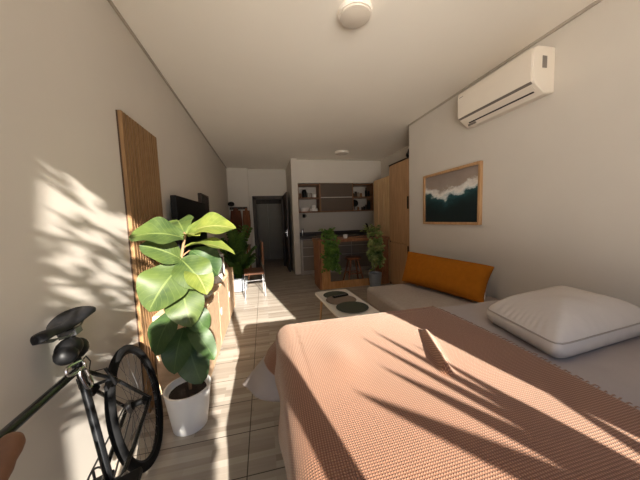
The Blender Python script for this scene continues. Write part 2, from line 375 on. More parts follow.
d2 = bpy.data.objects.new('door_2', None); COL.objects.link(d2); d2.location = (0.17, 8.72, 0); WM['door_2'] = Matrix.Translation((0.17, 8.72, 0)); d2['kind'] = 'structure'
MB().box(-0.31, 0.17, 8.71, 8.75, 0.02, 1.90).build('panel', 'lift', d2, bevel=0.004)
MB().box(0.178, 0.66, 8.71, 8.75, 0.02, 1.90).build('panel', 'lift', d2, bevel=0.004)
MB().box(-0.37, -0.31, 8.69, 8.75, 0, 2.25).box(0.66, 0.72, 8.69, 8.75, 0, 2.25).box(-0.31, 0.66, 8.69, 8.75, 1.90, 2.25).build('surround', 'frame_dark', d2)

# ------------------------------------------------------------------ bed
BX0, BX1, BY0, BY1, BZ = 0.12, 2.31, -0.06, 1.42, 0.705
def drape(px, py, ztop, zmin, r=0.07, flare=0.05, corner=0.45, rip=0.012):
    """cloth laid over the bed; px, py in cloth coordinates, past the edges it bends over and hangs"""
    a = max(0.0, BX0 - px); b = max(0.0, py - BY1)
    ln = math.hypot(a, b)
    x, y = max(px, BX0), min(py, BY1)
    if ln < 1e-9: return Vector((x, y, ztop))
    dx, dy = -a / ln, b / ln
    mix = (2 * a * b / (ln * ln)) if ln > 0 else 0
    if ln < r * PI / 2:
        out, dz = r * math.sin(ln / r), r * (1 - math.cos(ln / r))
    else:
        e = ln - r * PI / 2; f = flare + corner * mix ** 1.3
        e2 = e / math.sqrt(1 + f * f)
        out, dz = r + e2 * f, r + e2
        out += rip * min(1, e / 0.2) * math.sin((py * 17 + px * 15) + 2.0 * nz(px * 2, py * 2))
    z = max(zmin, ztop - dz)
    return Vector((x + dx * out, y + dy * out, z))
bed = thing('bed', 'wide bed made up in grey linen against the right wall', 'bed', (1.2, 0.68, 0))
MB().box(BX0 + 0.06, BX1 - 0.01, BY0 + 0.03, BY1 - 0.03, 0.0, 0.36).build('bed_base', 'mattress', bed, bevel=0.02)
MB().box(BX0 + 0.01, BX1, BY0, BY1 - 0.01, 0.362, BZ - 0.012).build('mattress', 'mattress', bed, bevel=0.06)
def sheet_f(u, v):
    px = BX1 - u * (BX1 - BX0 + 0.48); py = BY0 + v * (BY1 - BY0 + 0.45)
    p = drape(px, py, BZ, 0.03, 0.06, 0.045, 0.80, 0.016)
    if px > BX0 + 0.02 and py < BY1 - 0.02: p.z += 0.007 * nz(px * 3.2, py * 5.0, 1.0) + 0.0035 * nz(px * 9 + py * 4, py * 9, 4.0) - 0.002
    return p
MB().grid(sheet_f, 150, 110).build('sheet', 'sheet', bed, smooth=80, solid=0.004)
# the sheet hanging at the corner is white underneath: its turned hem
# throw
T0X = 1.085
def throw_f(u, v):
    px = T0X - u * (T0X - BX0 + 0.42 - 0.15 * max(0, (v - 0.70) / 0.30) ** 1.5)
    py = BY0 + v * (BY1 - BY0 + 0.15 + 0.06 * (1 - u))
    px -= 0.012 * math.sin(py * 5)
    p = drape(px, py, BZ + 0.014, 0.12, 0.085, 0.035, 0.85, 0.010)
    w = nz(px * 2.4, py * 2.0, 7.0)
    if px > BX0 + 0.03 and py < BY1 - 0.03:
        p.z += 0.006 * w + 0.003
        # a finger-like fold standing up in the cloth
        A, B = Vector((0.79, 1.10)), Vector((0.665, 0.80)); q = Vector((px, py)); ab = B - A
        t = max(0, min(1, (q - A).dot(ab) / ab.length_squared)); d = (q - (A + ab * t)).length
        p.z += 0.040 * math.exp(-(d / 0.016) ** 2) * (0.55 + 0.45 * t)
        d2 = abs((q - Vector((0.32, 0.85))).dot(Vector((0.9, 0.35))))
        p.z += 0.012 * math.exp(-((px - 0.30) / 0.07) ** 2 - ((py - 1.02) / 0.12) ** 2)
    return p
thr = thing('throw', 'terracotta waffle throw spread over the foot half of the bed', 'throw', (0.5, 0.68, BZ))
def thr_uv(u, v): return (T0X - u * (T0X - BX0 + 0.42), BY0 + v * (BY1 - BY0 + 0.18))
MB().grid(throw_f, 190, 170, thr_uv).build('cloth', 'waffle', thr, smooth=80, solid=0.006)
fg = MB()
for k in range(96):
    v = (k + 0.5) / 96; p = throw_f(0, v)
    if p.z < 0.7: continue
    dx = 0.020 + 0.012 * random.random(); dy = random.uniform(-0.008, 0.008)
    fg.tube([p + Vector((-0.004, 0, -0.002)), p + Vector((dx * .5, dy * .4, -0.001)), p + Vector((dx, dy, -0.008))], [0.0024, 0.0022, 0.0012], 5)
fg.build('fringe', 'waffle', thr)

def cushion(corners, thick, n=22, puff=0.55, pinch=0.06, bulge_up=None):
    """puffed pillow over a quad A B C D (counter-clockwise): returns a closed mesh"""
    A, B, C, D = [Vector(c) for c in corners]
    nrm = (B - A).cross(D - A).normalized()
    def base(u, v):
        # edges drawn in between the corners
        uu = u + pinch * (0.5 - u) * 4 * v * (1 - v) * (2 * abs(u - 0.5)) ** 2
        vv = v + pinch * (0.5 - v) * 4 * u * (1 - u) * (2 * abs(v - 0.5)) ** 2
        return (A * (1 - uu) + B * uu) * (1 - vv) + (D * (1 - uu) + C * uu) * vv
    def h(u, v): return (max(0, 4 * u * (1 - u)) ** puff) * (max(0, 4 * v * (1 - v)) ** puff)
    mb = MB(); top = []; bot = []
    for sgn in (1, -1):
        def f(u, v, sgn=sgn):
            # denser sampling towards the edges
            u = 0.5 - 0.5 * math.cos(PI * u); v = 0.5 - 0.5 * math.cos(PI * v)
            p = base(u, v); hh = h(u, v)
            wr = 0.05 * nz(u * 7 + 3, v * 5, 9 * sgn) * hh * (1 - hh * 0.5)
            return p + nrm * sgn * thick * 0.5 * (hh + wr)
        mb.grid(f, n, n)
    bmesh.ops.remove_doubles(mb.bm, verts=mb.bm.verts, dist=1e-4)
    return mb

# white pillow with a boxed side
pz = BZ + 0.006
PA, PB, PC, PD = Vector((1.22, 1.165, 0)), Vector((1.135, 0.735, 0)), Vector((1.88, 0.80, 0)), Vector((1.93, 1.26, 0))
pil = thing('pillow', 'white pillow with piped edge lying on the grey sheet', 'pillow', (1.5, 1.0, pz))
def pil_edge(t):
    """rounded outline of the pillow in plan, t in 0..1"""
    a = 2 * PI * t; c, s = math.cos(a), math.sin(a)
    k = (abs(c) ** 14 + abs(s) ** 14) ** (-1 / 14)
    u, v = 0.5 + 0.5 * c * k, 0.5 + 0.5 * s * k
    return (PA * (1 - u) + PD * u) * (1 - v) + (PB * (1 - u) + PC * u) * v
pc = (PA + PB + PC + PD) / 4
def pil_top(u, v):
    e = pil_edge(u); r = v
    p = pc + (e - pc) * r
    z = 0.075 + 0.112 * (1 - r ** 2.6) ** 0.85
    z += 0.008 * nz(p.x * 6 + p.y * 3, p.y * 7, 2) * (1 - r * r) + 0.0035 * math.sin(u * 2 * PI * 41 + 5 * nz(p.x * 7, p.y * 7)) * r ** 14 * (1 - r) * 30 * (0.5 + nz(p.x * 8, p.y * 8, 5))
    return (p.x, p.y, pz + z)
def pil_side(u, v):
    e = pil_edge(u); k = 1 + 0.035 * math.sin(PI * v) - 0.07 * (1 - v) ** 2
    p = pc + (e - pc) * k
    return (p.x, p.y, pz + 0.075 * v + 0.004 * math.sin(u * 2 * PI * 30) * math.sin(PI * v))
def pil_bot(u, v):
    e = pil_edge(u); p = pc + (e - pc) * 0.93 * v
    return (p.x, p.y, pz + 0.0)
mb = MB().grid(pil_top, 240, 30).grid(pil_side, 240, 8).grid(pil_bot, 240, 3)
bmesh.ops.remove_doubles(mb.bm, verts=mb.bm.verts, dist=1e-4)
mb.build('pillowcase', 'pillow', pil, smooth=70)
mb = MB(); mb.tube([Vector((pil_edge(k / 100).x, pil_edge(k / 100).y, pz + 0.077)) + (pil_edge(k / 100) - pc) * 0.004 for k in range(101)], 0.0035, 6, False)
mb.build('piping', 'piping', pil)

# ------------------------------------------------------------------ daybed and bolster
sofa = thing('daybed', 'grey upholstered daybed between the bed and the alcove', 'sofa', (1.78, 2.25, 0))
MB().box(1.25, 2.31, 1.56, 2.90, 0.06, 0.24).build('base', 'sofa', sofa, bevel=0.02)
MB().box(1.225, 2.32, 1.54, 2.925, 0.242, 0.455).build('seat', 'sofa', sofa, bevel=0.045)
for (x, y) in ((1.30, 1.62), (1.30, 2.84), (2.25, 1.62), (2.25, 2.84)): MB().tube([(x, y, 0), (x, y, 0.06)], 0.02).build('leg', 'black', sofa)
bol = thing('bolster', 'long mustard bolster cushion leaning on the wall above the daybed', 'cushion', (1.95, 2.45, 0.455))
bc = [(1.72, 2.89, 0.492), (1.96, 1.885, 0.492), (2.20, 2.00, 0.80), (1.95, 3.11, 0.835)]
cushion(bc, 0.22, 26, 0.34, 0.05).build('cushion_cover', 'mustard', bol, smooth=70)
bctr = sum((Vector(c) for c in bc), Vector()) / 4; bn = (Vector(bc[1]) - Vector(bc[0])).cross(Vector(bc[3]) - Vector(bc[0])).normalized()
bk = [bctr + (Vector(c) - bctr) * 0.985 - bn * 0.022 for c in bc]
for i in (0, 1): bk[i] = bk[i].lerp(bk[3 - i], 0.12)
cushion(bk, 0.20, 20, 0.34, 0.05).build('cream_back', 'cream', bol, smooth=70)

# ------------------------------------------------------------------ coffee table
tb = thing('coffee_table', 'low white coffee table with rounded corners and oak legs', 'table', (0.80, 2.58, 0))
def rrect(cx, cy, w, l, r, ang, n=6):
    pts = []
    for (sx, sy, a0) in ((1, 1, 0), (-1, 1, PI / 2), (-1, -1, PI), (1, -1, 1.5 * PI)):
        for k in range(n + 1):
            a = a0 + PI / 2 * k / n
            x, y = sx * (w / 2 - r) + r * math.cos(a), sy * (l / 2 - r) + r * math.sin(a)
            pts.append((cx + x * math.cos(ang) - y * math.sin(ang), cy + x * math.sin(ang) + y * math.cos(ang)))
    return pts
TA = math.radians(3.6)
MB().prism(rrect(0.815, 2.575, 0.42, 0.89, 0.035, TA), 'z', 0.395, 0.42).build('tabletop', 'table_white', tb, bevel=0.004)
for (x, y, ox, oy) in ((0.66, 2.95, -.03, .03), (0.92, 2.96, .03, .03), (0.71, 2.20, -.03, -.03), (0.97, 2.22, .03, -.03)):
    MB().tube([(x, y, 0.396), (x + ox, y + oy, 0.0)], [0.018, 0.011]).build('leg', 'oak', tb)
def disc(c, r, z, h, mat, label):
    mb = MB().lathe([(r - 0.002, z), (r, z + h * .5), (r - 0.002, z + h)], (c[0], c[1], 0), 48)
    return single(mb, 'placemat', mat, label, 'placemat', 'round felt placemats on the coffee table')
disc((0.800, 2.815), 0.150, 0.4202, 0.004, 'felt_green', 'dark green round felt mat at the far end of the coffee table')
disc((0.800, 2.610), 0.170, 0.4244, 0.004, 'felt_taupe', 'taupe round felt mat lying between the two green ones')
disc((0.835, 2.345), 0.165, 0.4286, 0.004, 'felt_green', 'dark green round felt mat on the table end nearest the bed')
rm = thing('remote_control', 'slim black remote control on the round felt mats', 'remote', (0.82, 2.73, 0.429))
mm = Matrix.Translation((0.825, 2.715, 0.4290)) @ Matrix.Rotation(math.radians(14), 4, 'Z')
MB().box(-0.095, 0.095, -0.022, 0.022, 0, 0.017, mm).build('body', 'black', rm, bevel=0.005)
bt = MB()
for i in range(6):
    for j in range(2): bt.box(-0.075 + i * 0.025, -0.062 + i * 0.025, -0.014 + j * 0.016, -0.002 + j * 0.016, 0.017, 0.0185, mm)
bt.build('buttons', 'steel', rm)

# ------------------------------------------------------------------ air conditioner
ac = thing('air_conditioner', 'white split air conditioner high on the right wall', 'air conditioner', (2.22, 2.0, 2.26))
AY0, AY1 = 1.625, 2.40
prof = [(RW, 2.275), (2.235, 2.262), (2.135, 2.335), (2.115, 2.36), (2.11, 2.40), (2.112, 2.56), (2.125, 2.60), (2.16, 2.618), (RW, 2.622)]
MB().prism(prof, 'y', AY0, AY1).build('body', 'ac', ac, bevel=0.008)
MB().prism([(2.113, 2.352), (2.105, 2.40), (2.105, 2.57), (2.112, 2.60), (2.116, 2.60), (2.118, 2.36)], 'y', AY0 + 0.012, AY1 - 0.004).build('front_panel', 'ac', ac, bevel=0.003)
def slope(x): return 2.335 + (x - 2.135) * (2.262 - 2.335) / (2.235 - 2.135)
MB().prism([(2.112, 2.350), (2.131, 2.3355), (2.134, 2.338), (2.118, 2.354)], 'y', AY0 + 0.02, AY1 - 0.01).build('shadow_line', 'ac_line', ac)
MB().prism([(2.139, slope(2.139) - 0.004), (2.182, slope(2.182) - 0.004), (2.182, slope(2.182) + 0.003), (2.139, slope(2.139) + 0.003)], 'y', AY0 + 0.035, AY1 - 0.05).build('louvre', 'ac', ac, bevel=0.001)
MB().prism([(2.184, slope(2.184) - 0.002), (2.196, slope(2.196) - 0.002), (2.196, slope(2.196) + 0.003), (2.184, slope(2.184) + 0.003)], 'y', AY0 + 0.05, AY1 - 0.07).build('air_slot', 'ac_dark', ac)
MB().box(2.200, 2.245, AY0 - 0.002, AY0 + 0.004, 2.455, 2.545).box(2.214, 2.231, AY0 - 0.0035, AY0, 2.468, 2.532).build('end_grille', 'ac_line', ac)
MB().box(2.196, 2.212, AY1 - 0.14, AY1 - 0.05, 2.268, 2.284).build('display', 'ac_line', ac)
bd = MB()
for i, y in enumerate((2.325, 2.34, 2.352, 2.366)): bd.box(2.1035, 2.106, y, y + 0.008, 2.553, 2.561)
bd.build('badge', 'ac_line', ac)

# ------------------------------------------------------------------ framed sea print
pic = thing('framed_print', 'oak framed print of white surf over dark teal sea', 'picture', (2.31, 2.78, 1.20))
PY0, PY1, PZ0, PZ1 = 2.28, 3.27, 1.205, 1.892
fw, fd = 0.030, 0.035
MB().box(RW - fd, RW, PY0, PY0 + fw, PZ0, PZ1).box(RW - fd, RW, PY1 - fw, PY1, PZ0, PZ1).box(RW - fd, RW, PY0 + fw, PY1 - fw, PZ0, PZ0 + fw).box(RW - fd, RW, PY0 + fw, PY1 - fw, PZ1 - fw, PZ1).build('frame', 'frame_oak', pic, bevel=0.002)
x = RW - 0.014
MB().add([(x, PY0 + fw, PZ0 + fw), (x, PY1 - fw, PZ0 + fw), (x, PY1 - fw, PZ1 - fw), (x, PY0 + fw, PZ1 - fw), (RW - .004, PY0 + fw, PZ0 + fw), (RW - .004, PY1 - fw, PZ0 + fw), (RW - .004, PY1 - fw, PZ1 - fw), (RW - .004, PY0 + fw, PZ1 - fw)],
         [(0, 3, 2, 1), (4, 5, 6, 7), (0, 1, 5, 4), (1, 2, 6, 5), (2, 3, 7, 6), (3, 0, 4, 7)], [(0, 0), (1, 0), (1, 1), (0, 1)] * 2).build('print', 'art', pic)

# ------------------------------------------------------------------ ceiling lights
def ceiling_light(c, r, label):
    t = thing('ceiling_light', label, 'ceiling light', (c[0], c[1], CE), 'round flush ceiling lights')
    MB().lathe([(r, CE), (r, CE - 0.028), (r * 0.985, CE - 0.034), (r * 0.9, CE - 0.034)], (c[0], c[1], 0), 48).build('ring', 'lamp_ring', t)
    MB().lathe([(r * 0.91, CE - 0.030), (r * 0.89, CE - 0.044), (r * 0.6, CE - 0.054), (0.001, CE - 0.057)], (c[0], c[1], 0), 48).build('diffuser', 'lamp', t)
ceiling_light((0.70, 1.76), 0.118, 'larger round white flush ceiling light in the middle of the ceiling')
ceiling_light((1.74, 5.32), 0.15, 'small-looking round white ceiling light close to the kitchen bulkhead')

# ------------------------------------------------------------------ slatted panel, TV, dark frame on the left wall
sp = thing('slatted_panel', 'tall vertical oak slat panel fixed to the left wall', 'wall panel', (LW, 2.18, 0.0))
MB().box(LW + 0.001, LW + 0.010, 1.90, 2.46, 0.0, 2.07).build('backing', 'slat_back', sp)
sl = MB(); n = 15
for k in range(n):
    y = 1.90 + k * 0.56 / n; sl.box(LW + 0.010, LW + 0.032, y, y + 0.026, 0.0, 2.07)
sl.build('slats', 'slat', sp, bevel=0.002)

tv = thing('television', 'black flat television on the left wall behind the fiddle leaf fig', 'television', (-0.83, 3.1, 0.97))
MB().box(-0.835, -0.783, 2.60, 3.80, 0.97, 1.60).build('case', 'black', tv, bevel=0.006)
MB().box(-0.784, -0.7815, 2.615, 3.785, 0.99, 1.585).build('screen', 'screen', tv)
MB().box(LW + 0.001, -0.835, 3.0, 3.4, 1.12, 1.45).build('wall_bracket', 'black', tv)
df = thing('dark_picture', 'small dark framed picture on the left wall beyond the television', 'picture', (LW, 4.1, 1.2))
MB().box(LW, LW + 0.045, 3.86, 3.89, 1.2, 1.755).box(LW, LW + 0.045, 4.34, 4.37, 1.2, 1.755).box(LW, LW + 0.045, 3.89, 4.34, 1.2, 1.23).box(LW, LW + 0.045, 3.89, 4.34, 1.725, 1.755).build('frame', 'frame_dark', df)
MB().box(LW, LW + 0.03, 3.89, 4.34, 1.23, 1.725).build('print', 'pic_dark', df)

# ------------------------------------------------------------------ plywood console
CX0, CX1, CY0, CY1, CZ = -0.846, -0.49, 2.05, 3.98, 0.645
cs = thing('plywood_console', 'long low plywood console with round finger holes beneath the television', 'cabinet', (-0.66, 3.0, 0))
MB().box(CX0, CX1, CY0, CY1, CZ - 0.022, CZ).build('top', 'ply', cs, bevel=0.002)
for y in (CY0, 2.69, 3.33, CY1 - 0.022): MB().box(CX0, CX1 - (0.0 if y in (CY0, CY1 - 0.022) else 0.02), y, y + 0.022, 0.03, CZ - 0.022).build('side_panel', 'ply', cs)
MB().box(CX0, CX0 + 0.012, CY0 + .022, CY1 - .022, 0.03, CZ - 0.022).box(CX0, CX1 - 0.02, CY0 + .022, CY1 - .022, 0.03, 0.05).box(CX0 + .02, CX1 - .04, CY0 + .03, CY1 - .03, 0, 0.03).build('carcass', 'ply', cs)
def holed_door(y0, y1, z0, z1, hy, hz, r):
    """a door panel with a round finger hole, as a ring of quads with thickness"""
    mb = MB(); seg = 32; xs = (CX1 - 0.018, CX1)
    def outer(k):
        a = 2 * PI * k / seg; c, s = math.cos(a), math.sin(a)
        ty = ((y1 - hy) / c if c > 1e-6 else (y0 - hy) / c if c < -1e-6 else 1e9); tz = ((z1 - hz) / s if s > 1e-6 else (z0 - hz) / s if s < -1e-6 else 1e9)
        t = min(ty, tz); return hy + c * t, hz + s * t
    angs = [2 * PI * k / seg for k in range(seg)]
    corners = [math.atan2(z - hz, y - hy) % (2 * PI) for y in (y0, y1) for z in (z0, z1)]
    angs = sorted(set(angs + corners)); n = len(angs)
    vs = []
    for x in xs:
        for a in angs:
            c, s = math.cos(a), math.sin(a)
            ty = ((y1 - hy) / c if c > 1e-6 else (y0 - hy) / c if c < -1e-6 else 1e9); tz = ((z1 - hz) / s if s > 1e-6 else (z0 - hz) / s if s < -1e-6 else 1e9)
            t = min(ty, tz); vs.append((x, hy + c * t, hz + s * t))
        for a in angs: vs.append((x, hy + r * math.cos(a), hz + r * math.sin(a)))
    fs = []
    for k in range(n):
        j = (k + 1) % n
        fs += [(k, j, n + j, n + k), (2 * n + k, 2 * n + j, 3 * n + j, 3 * n + k), (k, j, 2 * n + j, 2 * n + k), (n + k, n + j, 3 * n + j, 3 * n + k)]
    return mb.add(vs, fs)
for (y0, y1) in ((2.075, 2.685), (2.695, 3.325), (3.335, 3.955)):
    dz0, dz1 = 0.055, CZ - 0.026; hy = y0 + 0.11
    dd = holed_door(y0, y1, dz0, dz1, hy, 0.375, 0.034).build('door', 'ply', cs)
    MB().lathe([(0.034, -0.002), (0.042, 0.0), (0.042, 0.004), (0.034, 0.005)], (CX1, hy, 0.375), 28, Matrix.Rotation(PI / 2, 4, 'Y')).build('finger_ring', 'ceramic', dd)
# dish and white vase on the console
mb = MB().lathe([(0.05, 0), (0.09, 0.01), (0.135, 0.045), (0.14, 0.055), (0.132, 0.052), (0.085, 0.018), (0.001, 0.012)], (-0.62, 2.38, CZ), 36)
single(mb, 'bowl', 'ceramic', 'shallow white ceramic bowl on the near end of the plywood console', 'bowl')
mb = MB().lathe([(0.055, 0), (0.07, 0.04), (0.072, 0.16), (0.05, 0.235), (0.046, 0.245), (0.04, 0.235), (0.05, 0.15), (0.001, 0.02)], (-0.56, 3.02, CZ), 32)
single(mb, 'vase', 'ceramic', 'tall white ceramic vase standing on the plywood console', 'vase')
for i, (y, h, m, lb) in enumerate(((3.42, 0.24, 'black', 'black book'), (3.46, 0.27, 'ceramic', 'white book'), (3.50, 0.22, 'frame_dark', 'dark brown book'))):
    bkx = thing('book', lb + ' upright on the plywood console in front of the television', 'book', (-0.62, y, CZ), 'books upright on the console')
    MB().box(-0.70, -0.54, y, y + 0.034, CZ, CZ + h).build('cover', m, bkx, bevel=0.002)
    MB().box(-0.697, -0.5385, y + 0.003, y + 0.031, CZ + 0.003, CZ + h + 0.001).build('pages', 'cream', bkx)

# ------------------------------------------------------------------ plants
def leaf_surface(mb, base, tip, width, up, droop=0.15, cup=0.12, shape='fiddle', nu=12, nv=6, wave=0.03, seed=0):
    base, tip, up = Vector(base), Vector(tip), Vector(up)
    L = (tip - base).length; ax = (tip - base) / L
    side = ax.cross(up).normalized(); nr = side.cross(ax).normalized()
    def prof(t):
        if shape == 'fiddle': return max(0.0, (math.sin(PI * min(1, t ** 0.85)) ** 0.62) * (0.72 + 0.38 * t)) * (1 if t < 1 else 0)
        if shape == 'heart': return max(0.0, math.sin(PI * t ** 0.62) ** 0.8)
        if shape == 'oval': return max(0.0, math.sin(PI * t ** 0.9) ** 0.8)
        return max(0.01, (1 - t) ** 0.75 * min(1, 0.18 + t * 1.9) * 1.3)
    def f(u, v):
        s = (v - 0.5) * 2; w = width / 2 * prof(u)
        lift = droop * L * (4 * u * (1 - u) * 0.5 - 0.55 * u * u + 0.05 * u)
        z = cup * w * abs(s) ** 1.4 + wave * width * abs(s) * math.sin(u * 11 + seed + (2 if s > 0 else 0))
        return base + ax * (u * L) + side * (s * w) + nr * (lift + z)
    mb.grid(f, nu, nv)
fig = thing('fiddle_leaf_fig', 'tall fiddle leaf fig in a white pot before the plywood console', 'plant', (-0.54, 1.72, 0))
FX, FY = -0.54, 1.72
MB().lathe([(0.098, 0.0), (0.104, 0.005), (0.138, 0.262), (0.140, 0.270), (0.130, 0.270), (0.124, 0.235), (0.001, 0.232)], (FX, FY, 0), 44).build('pot', 'ceramic', fig)
MB().lathe([(0.122, 0.233), (0.06, 0.243), (0.001, 0.246)], (FX, FY, 0), 30).build('soil', 'soil', fig)
STEM = [(FX + 0.015, FY, 0.235), (FX + 0.0, FY + 0.01, 0.5), (FX + 0.02, FY, 0.75), (FX + 0.0, FY, 1.0), (FX + 0.045, FY - 0.01, 1.2), (FX + 0.06, FY, 1.27)]
MB().tube(STEM, [0.011, 0.010, 0.009, 0.009, 0.008, 0.006], 8).build('stem', 'stem', fig)
# each leaf: petiole root, tip, width, up direction, droop, cup, material
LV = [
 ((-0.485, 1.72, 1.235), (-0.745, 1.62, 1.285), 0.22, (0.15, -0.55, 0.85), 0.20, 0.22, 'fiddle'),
 ((-0.475, 1.71, 1.265), (-0.175, 1.72, 1.310), 0.22, (-0.12, -0.50, 0.85), 0.22, 0.20, 'fiddle_lit'),
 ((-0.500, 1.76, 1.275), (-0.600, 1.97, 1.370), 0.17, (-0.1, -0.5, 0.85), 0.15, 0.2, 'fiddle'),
 ((-0.480, 1.70, 1.265), (-0.375, 1.62, 1.265), 0.09, (0.0, -0.4, 0.9), 0.1, 0.3, 'fiddle_lit'),
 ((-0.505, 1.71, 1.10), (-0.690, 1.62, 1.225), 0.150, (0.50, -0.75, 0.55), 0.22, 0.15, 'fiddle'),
 ((-0.480, 1.70, 1.19), (-0.185, 1.66, 1.150), 0.150, (0.05, -0.15, 1.0), 0.20, 0.25, 'fiddle_lit'),
 ((-0.470, 1.75, 1.16), (-0.310, 1.78, 0.98), 0.22, (0.3, -0.75, 0.6), 0.2, 0.2, 'fiddle_shaded'),
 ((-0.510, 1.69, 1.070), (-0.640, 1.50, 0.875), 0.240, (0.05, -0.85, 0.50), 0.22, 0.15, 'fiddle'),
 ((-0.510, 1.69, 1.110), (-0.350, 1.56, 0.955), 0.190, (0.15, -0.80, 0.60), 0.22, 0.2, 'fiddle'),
 ((-0.455, 1.66, 1.06), (-0.335, 1.53, 0.93), 0.14, (0.45, -0.7, 0.5), 0.22, 0.2, 'fiddle_lit'),
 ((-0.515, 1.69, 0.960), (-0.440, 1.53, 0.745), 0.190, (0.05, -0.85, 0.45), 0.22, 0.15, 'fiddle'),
 ((-0.545, 1.69, 0.800), (-0.665, 1.57, 0.580), 0.185, (-0.35, -0.85, 0.4), 0.22, 0.15, 'fiddle_shaded'),
 ((-0.500, 1.70, 0.820), (-0.385, 1.66, 0.640), 0.150, (0.35, -0.8, 0.4), 0.22, 0.15, 'fiddle_shaded'),
 ((-0.500, 1.69, 0.700), (-0.330, 1.58, 0.500), 0.130, (0.45, -0.75, 0.45), 0.2, 0.15, 'fiddle_shaded'),
 ((-0.520, 1.68, 0.680), (-0.555, 1.53, 0.470), 0.170, (-0.05, -0.9, 0.4), 0.2, 0.15, 'fiddle_shaded'),
 ((-0.510, 1.68, 0.600), (-0.415, 1.55, 0.370), 0.190, (0.15, -0.9, 0.35), 0.22, 0.15, 'fiddle_shaded'),
 ((-0.540, 1.75, 0.90), (-0.700, 1.86, 0.78), 0.17, (-0.3, -0.3, 0.9), 0.2, 0.2, 'fiddle_shaded'),
 ((-0.530, 1.74, 0.70), (-0.440, 1.89, 0.62), 0.16, (0.2, 0.1, 0.95), 0.2, 0.2, 'fiddle_shaded'),
]
for i, (b, t, w, up, dr, cu, mt) in enumerate(LV):
    mb = MB(); leaf_surface(mb, b, t, w * (1.05 if mt == 'fiddle_shaded' else 1.25), up, dr, cu, 'fiddle', 16, 8, 0.045, i * 1.7)
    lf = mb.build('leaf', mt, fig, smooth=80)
    # petiole back to the stem
    q = Vector(b); best = min((Vector(STEM[k]).lerp(Vector(STEM[k + 1]), f / 8) for k in range(len(STEM) - 1) for f in range(9)), key=lambda s: (s - q - Vector((0, 0, -0.03))).length)
    if (best - q).length > 0.004: MB().tube([best, q], [0.005, 0.004], 6).build('petiole', 'stem', lf)

def bushy(mb, pts, n, size, shape, spread, up_bias=0.3, seed=1):
    rnd = random.Random(seed)
    for k in range(n):
        p = Vector(pts(rnd)); d = Vector((rnd.gauss(0, 1), rnd.gauss(0, 1), rnd.gauss(up_bias, 0.8))).normalized()
        s = size * rnd.uniform(0.7, 1.25)
        u = Vector((rnd.gauss(0, .5), rnd.gauss(-.3, .5), 1))
        leaf_surface(mb, p, p + d * s, s * spread, u, 0.15, 0.2, shape, 4, 2, 0, k)
# zz plant beyond the console
zz = thing('zz_plant', 'dark leafy green plant in a pot past the console end', 'plant', (-0.58, 5.0, 0))
ZX, ZY = -0.52, 5.0
MB().lathe([(0.12, 0), (0.15, 0.02), (0.165, 0.26), (0.168, 0.27), (0.155, 0.27), (0.15, 0.23), (0.001, 0.228)], (ZX, ZY, 0), 32).build('pot', 'ceramic_grey', zz)
MB().lathe([(0.149, 0.229), (0.001, 0.24)], (ZX, ZY, 0), 24).build('soil', 'soil', zz)
st, lfz = MB(), MB(); rnd = random.Random(5)
for k in range(34):
    a = 2 * PI * k / 34 + rnd.uniform(-.2, .2); lean = rnd.uniform(0.05, 0.27); h = rnd.uniform(0.6, 1.08)
    if k % 3 == 0: h *= 0.5; lean = 0.24
    ox, oy = math.cos(a), math.sin(a)
    if ox < -0.3: lean *= 0.75
    P = lambda t: Vector((ZX + ox * (0.05 + lean * t * t), ZY + oy * (0.05 + lean * t * t), 0.236 + h * (t - 0.18 * t * t * lean * 3)))
    st.tube([P(i / 6) for i in range(7)], [0.009 - 0.001 * i for i in range(7)], 6)
    m = 13
    for i in range(m):
        t = 0.22 + 0.78 * i / (m - 1); p = P(t); d = (P(min(1, t + .05)) - P(t - .05)).normalized(); s0 = d.cross(Vector((ox * .3, oy * .3, 1))).normalized() if abs(d.z) < .99 else Vector((oy, -ox, 0))
        for sg in (1, -1):
            e = (s0 * sg + d * 0.7 + Vector((0, 0, -.1))).normalized(); leaf_surface(lfz, p, p + e * 0.12, 0.06, Vector((ox, oy, 1)), 0.1, 0.2, 'oval', 4, 2, 0, i)
st.build('stems', 'zz', zz); lfz.build('foliage', 'zz', zz, smooth=80)

# ------------------------------------------------------------------ bicycle (local frame: +y to the rear, +x away from the wall)
bike = thing('bicycle', 'black bicycle leaning against the left wall beside the fig', 'bicycle', (-0.68, 1.56, 0), rot=(0, -math.radians(12), math.radians(10)))
RY = Matrix.Rotation(PI / 2, 4, 'Y')
def wheel(y, rotz=0.0):
    c = Matrix.Translation((0, y, 0.33)) @ Matrix.Rotation(rotz, 4, 'Z') @ RY
    ty = MB().torus(0.309, 0.0215, c, 84, 12).build('tyre', 'rubber', bike, local=True, smooth=60)
    MB().torus(0.290, 0.0085, c, 84, 8).torus(0.283, 0.0065, c, 84, 8).build('rim', 'black', ty, local=True, smooth=60)
    sp_ = MB()
    for k in range(32):
        a = 2 * PI * k / 32; off = 0.028 if k % 2 else -0.028; a2 = a + (0.55 if (k // 2) % 2 else -0.55)
        sp_.tube([c @ Vector((0.022 * math.cos(a2), 0.022 * math.sin(a2), off)), c @ Vector((0.284 * math.cos(a), 0.284 * math.sin(a), 0))], 0.0011, 5)
    sp_.build('spokes', 'steel', ty, local=True)
    MB().lathe([(0.010, -0.065), (0.010, -0.036), (0.026, -0.034), (0.026, -0.026), (0.017, -0.02), (0.017, 0.02), (0.026, 0.026), (0.026, 0.034), (0.010, 0.036), (0.010, 0.065)], (0, 0, 0), 20, c).build('hub', 'black', ty, local=True)
    return ty
wheel(0.0); wheel(-1.05)
SCL, BBK, HT, HB = Vector((0, -0.345, 0.765)), Vector((0, -0.455, 0.285)), Vector((0, -0.865, 0.835)), Vector((0, -0.905, 0.70))
fm = MB()
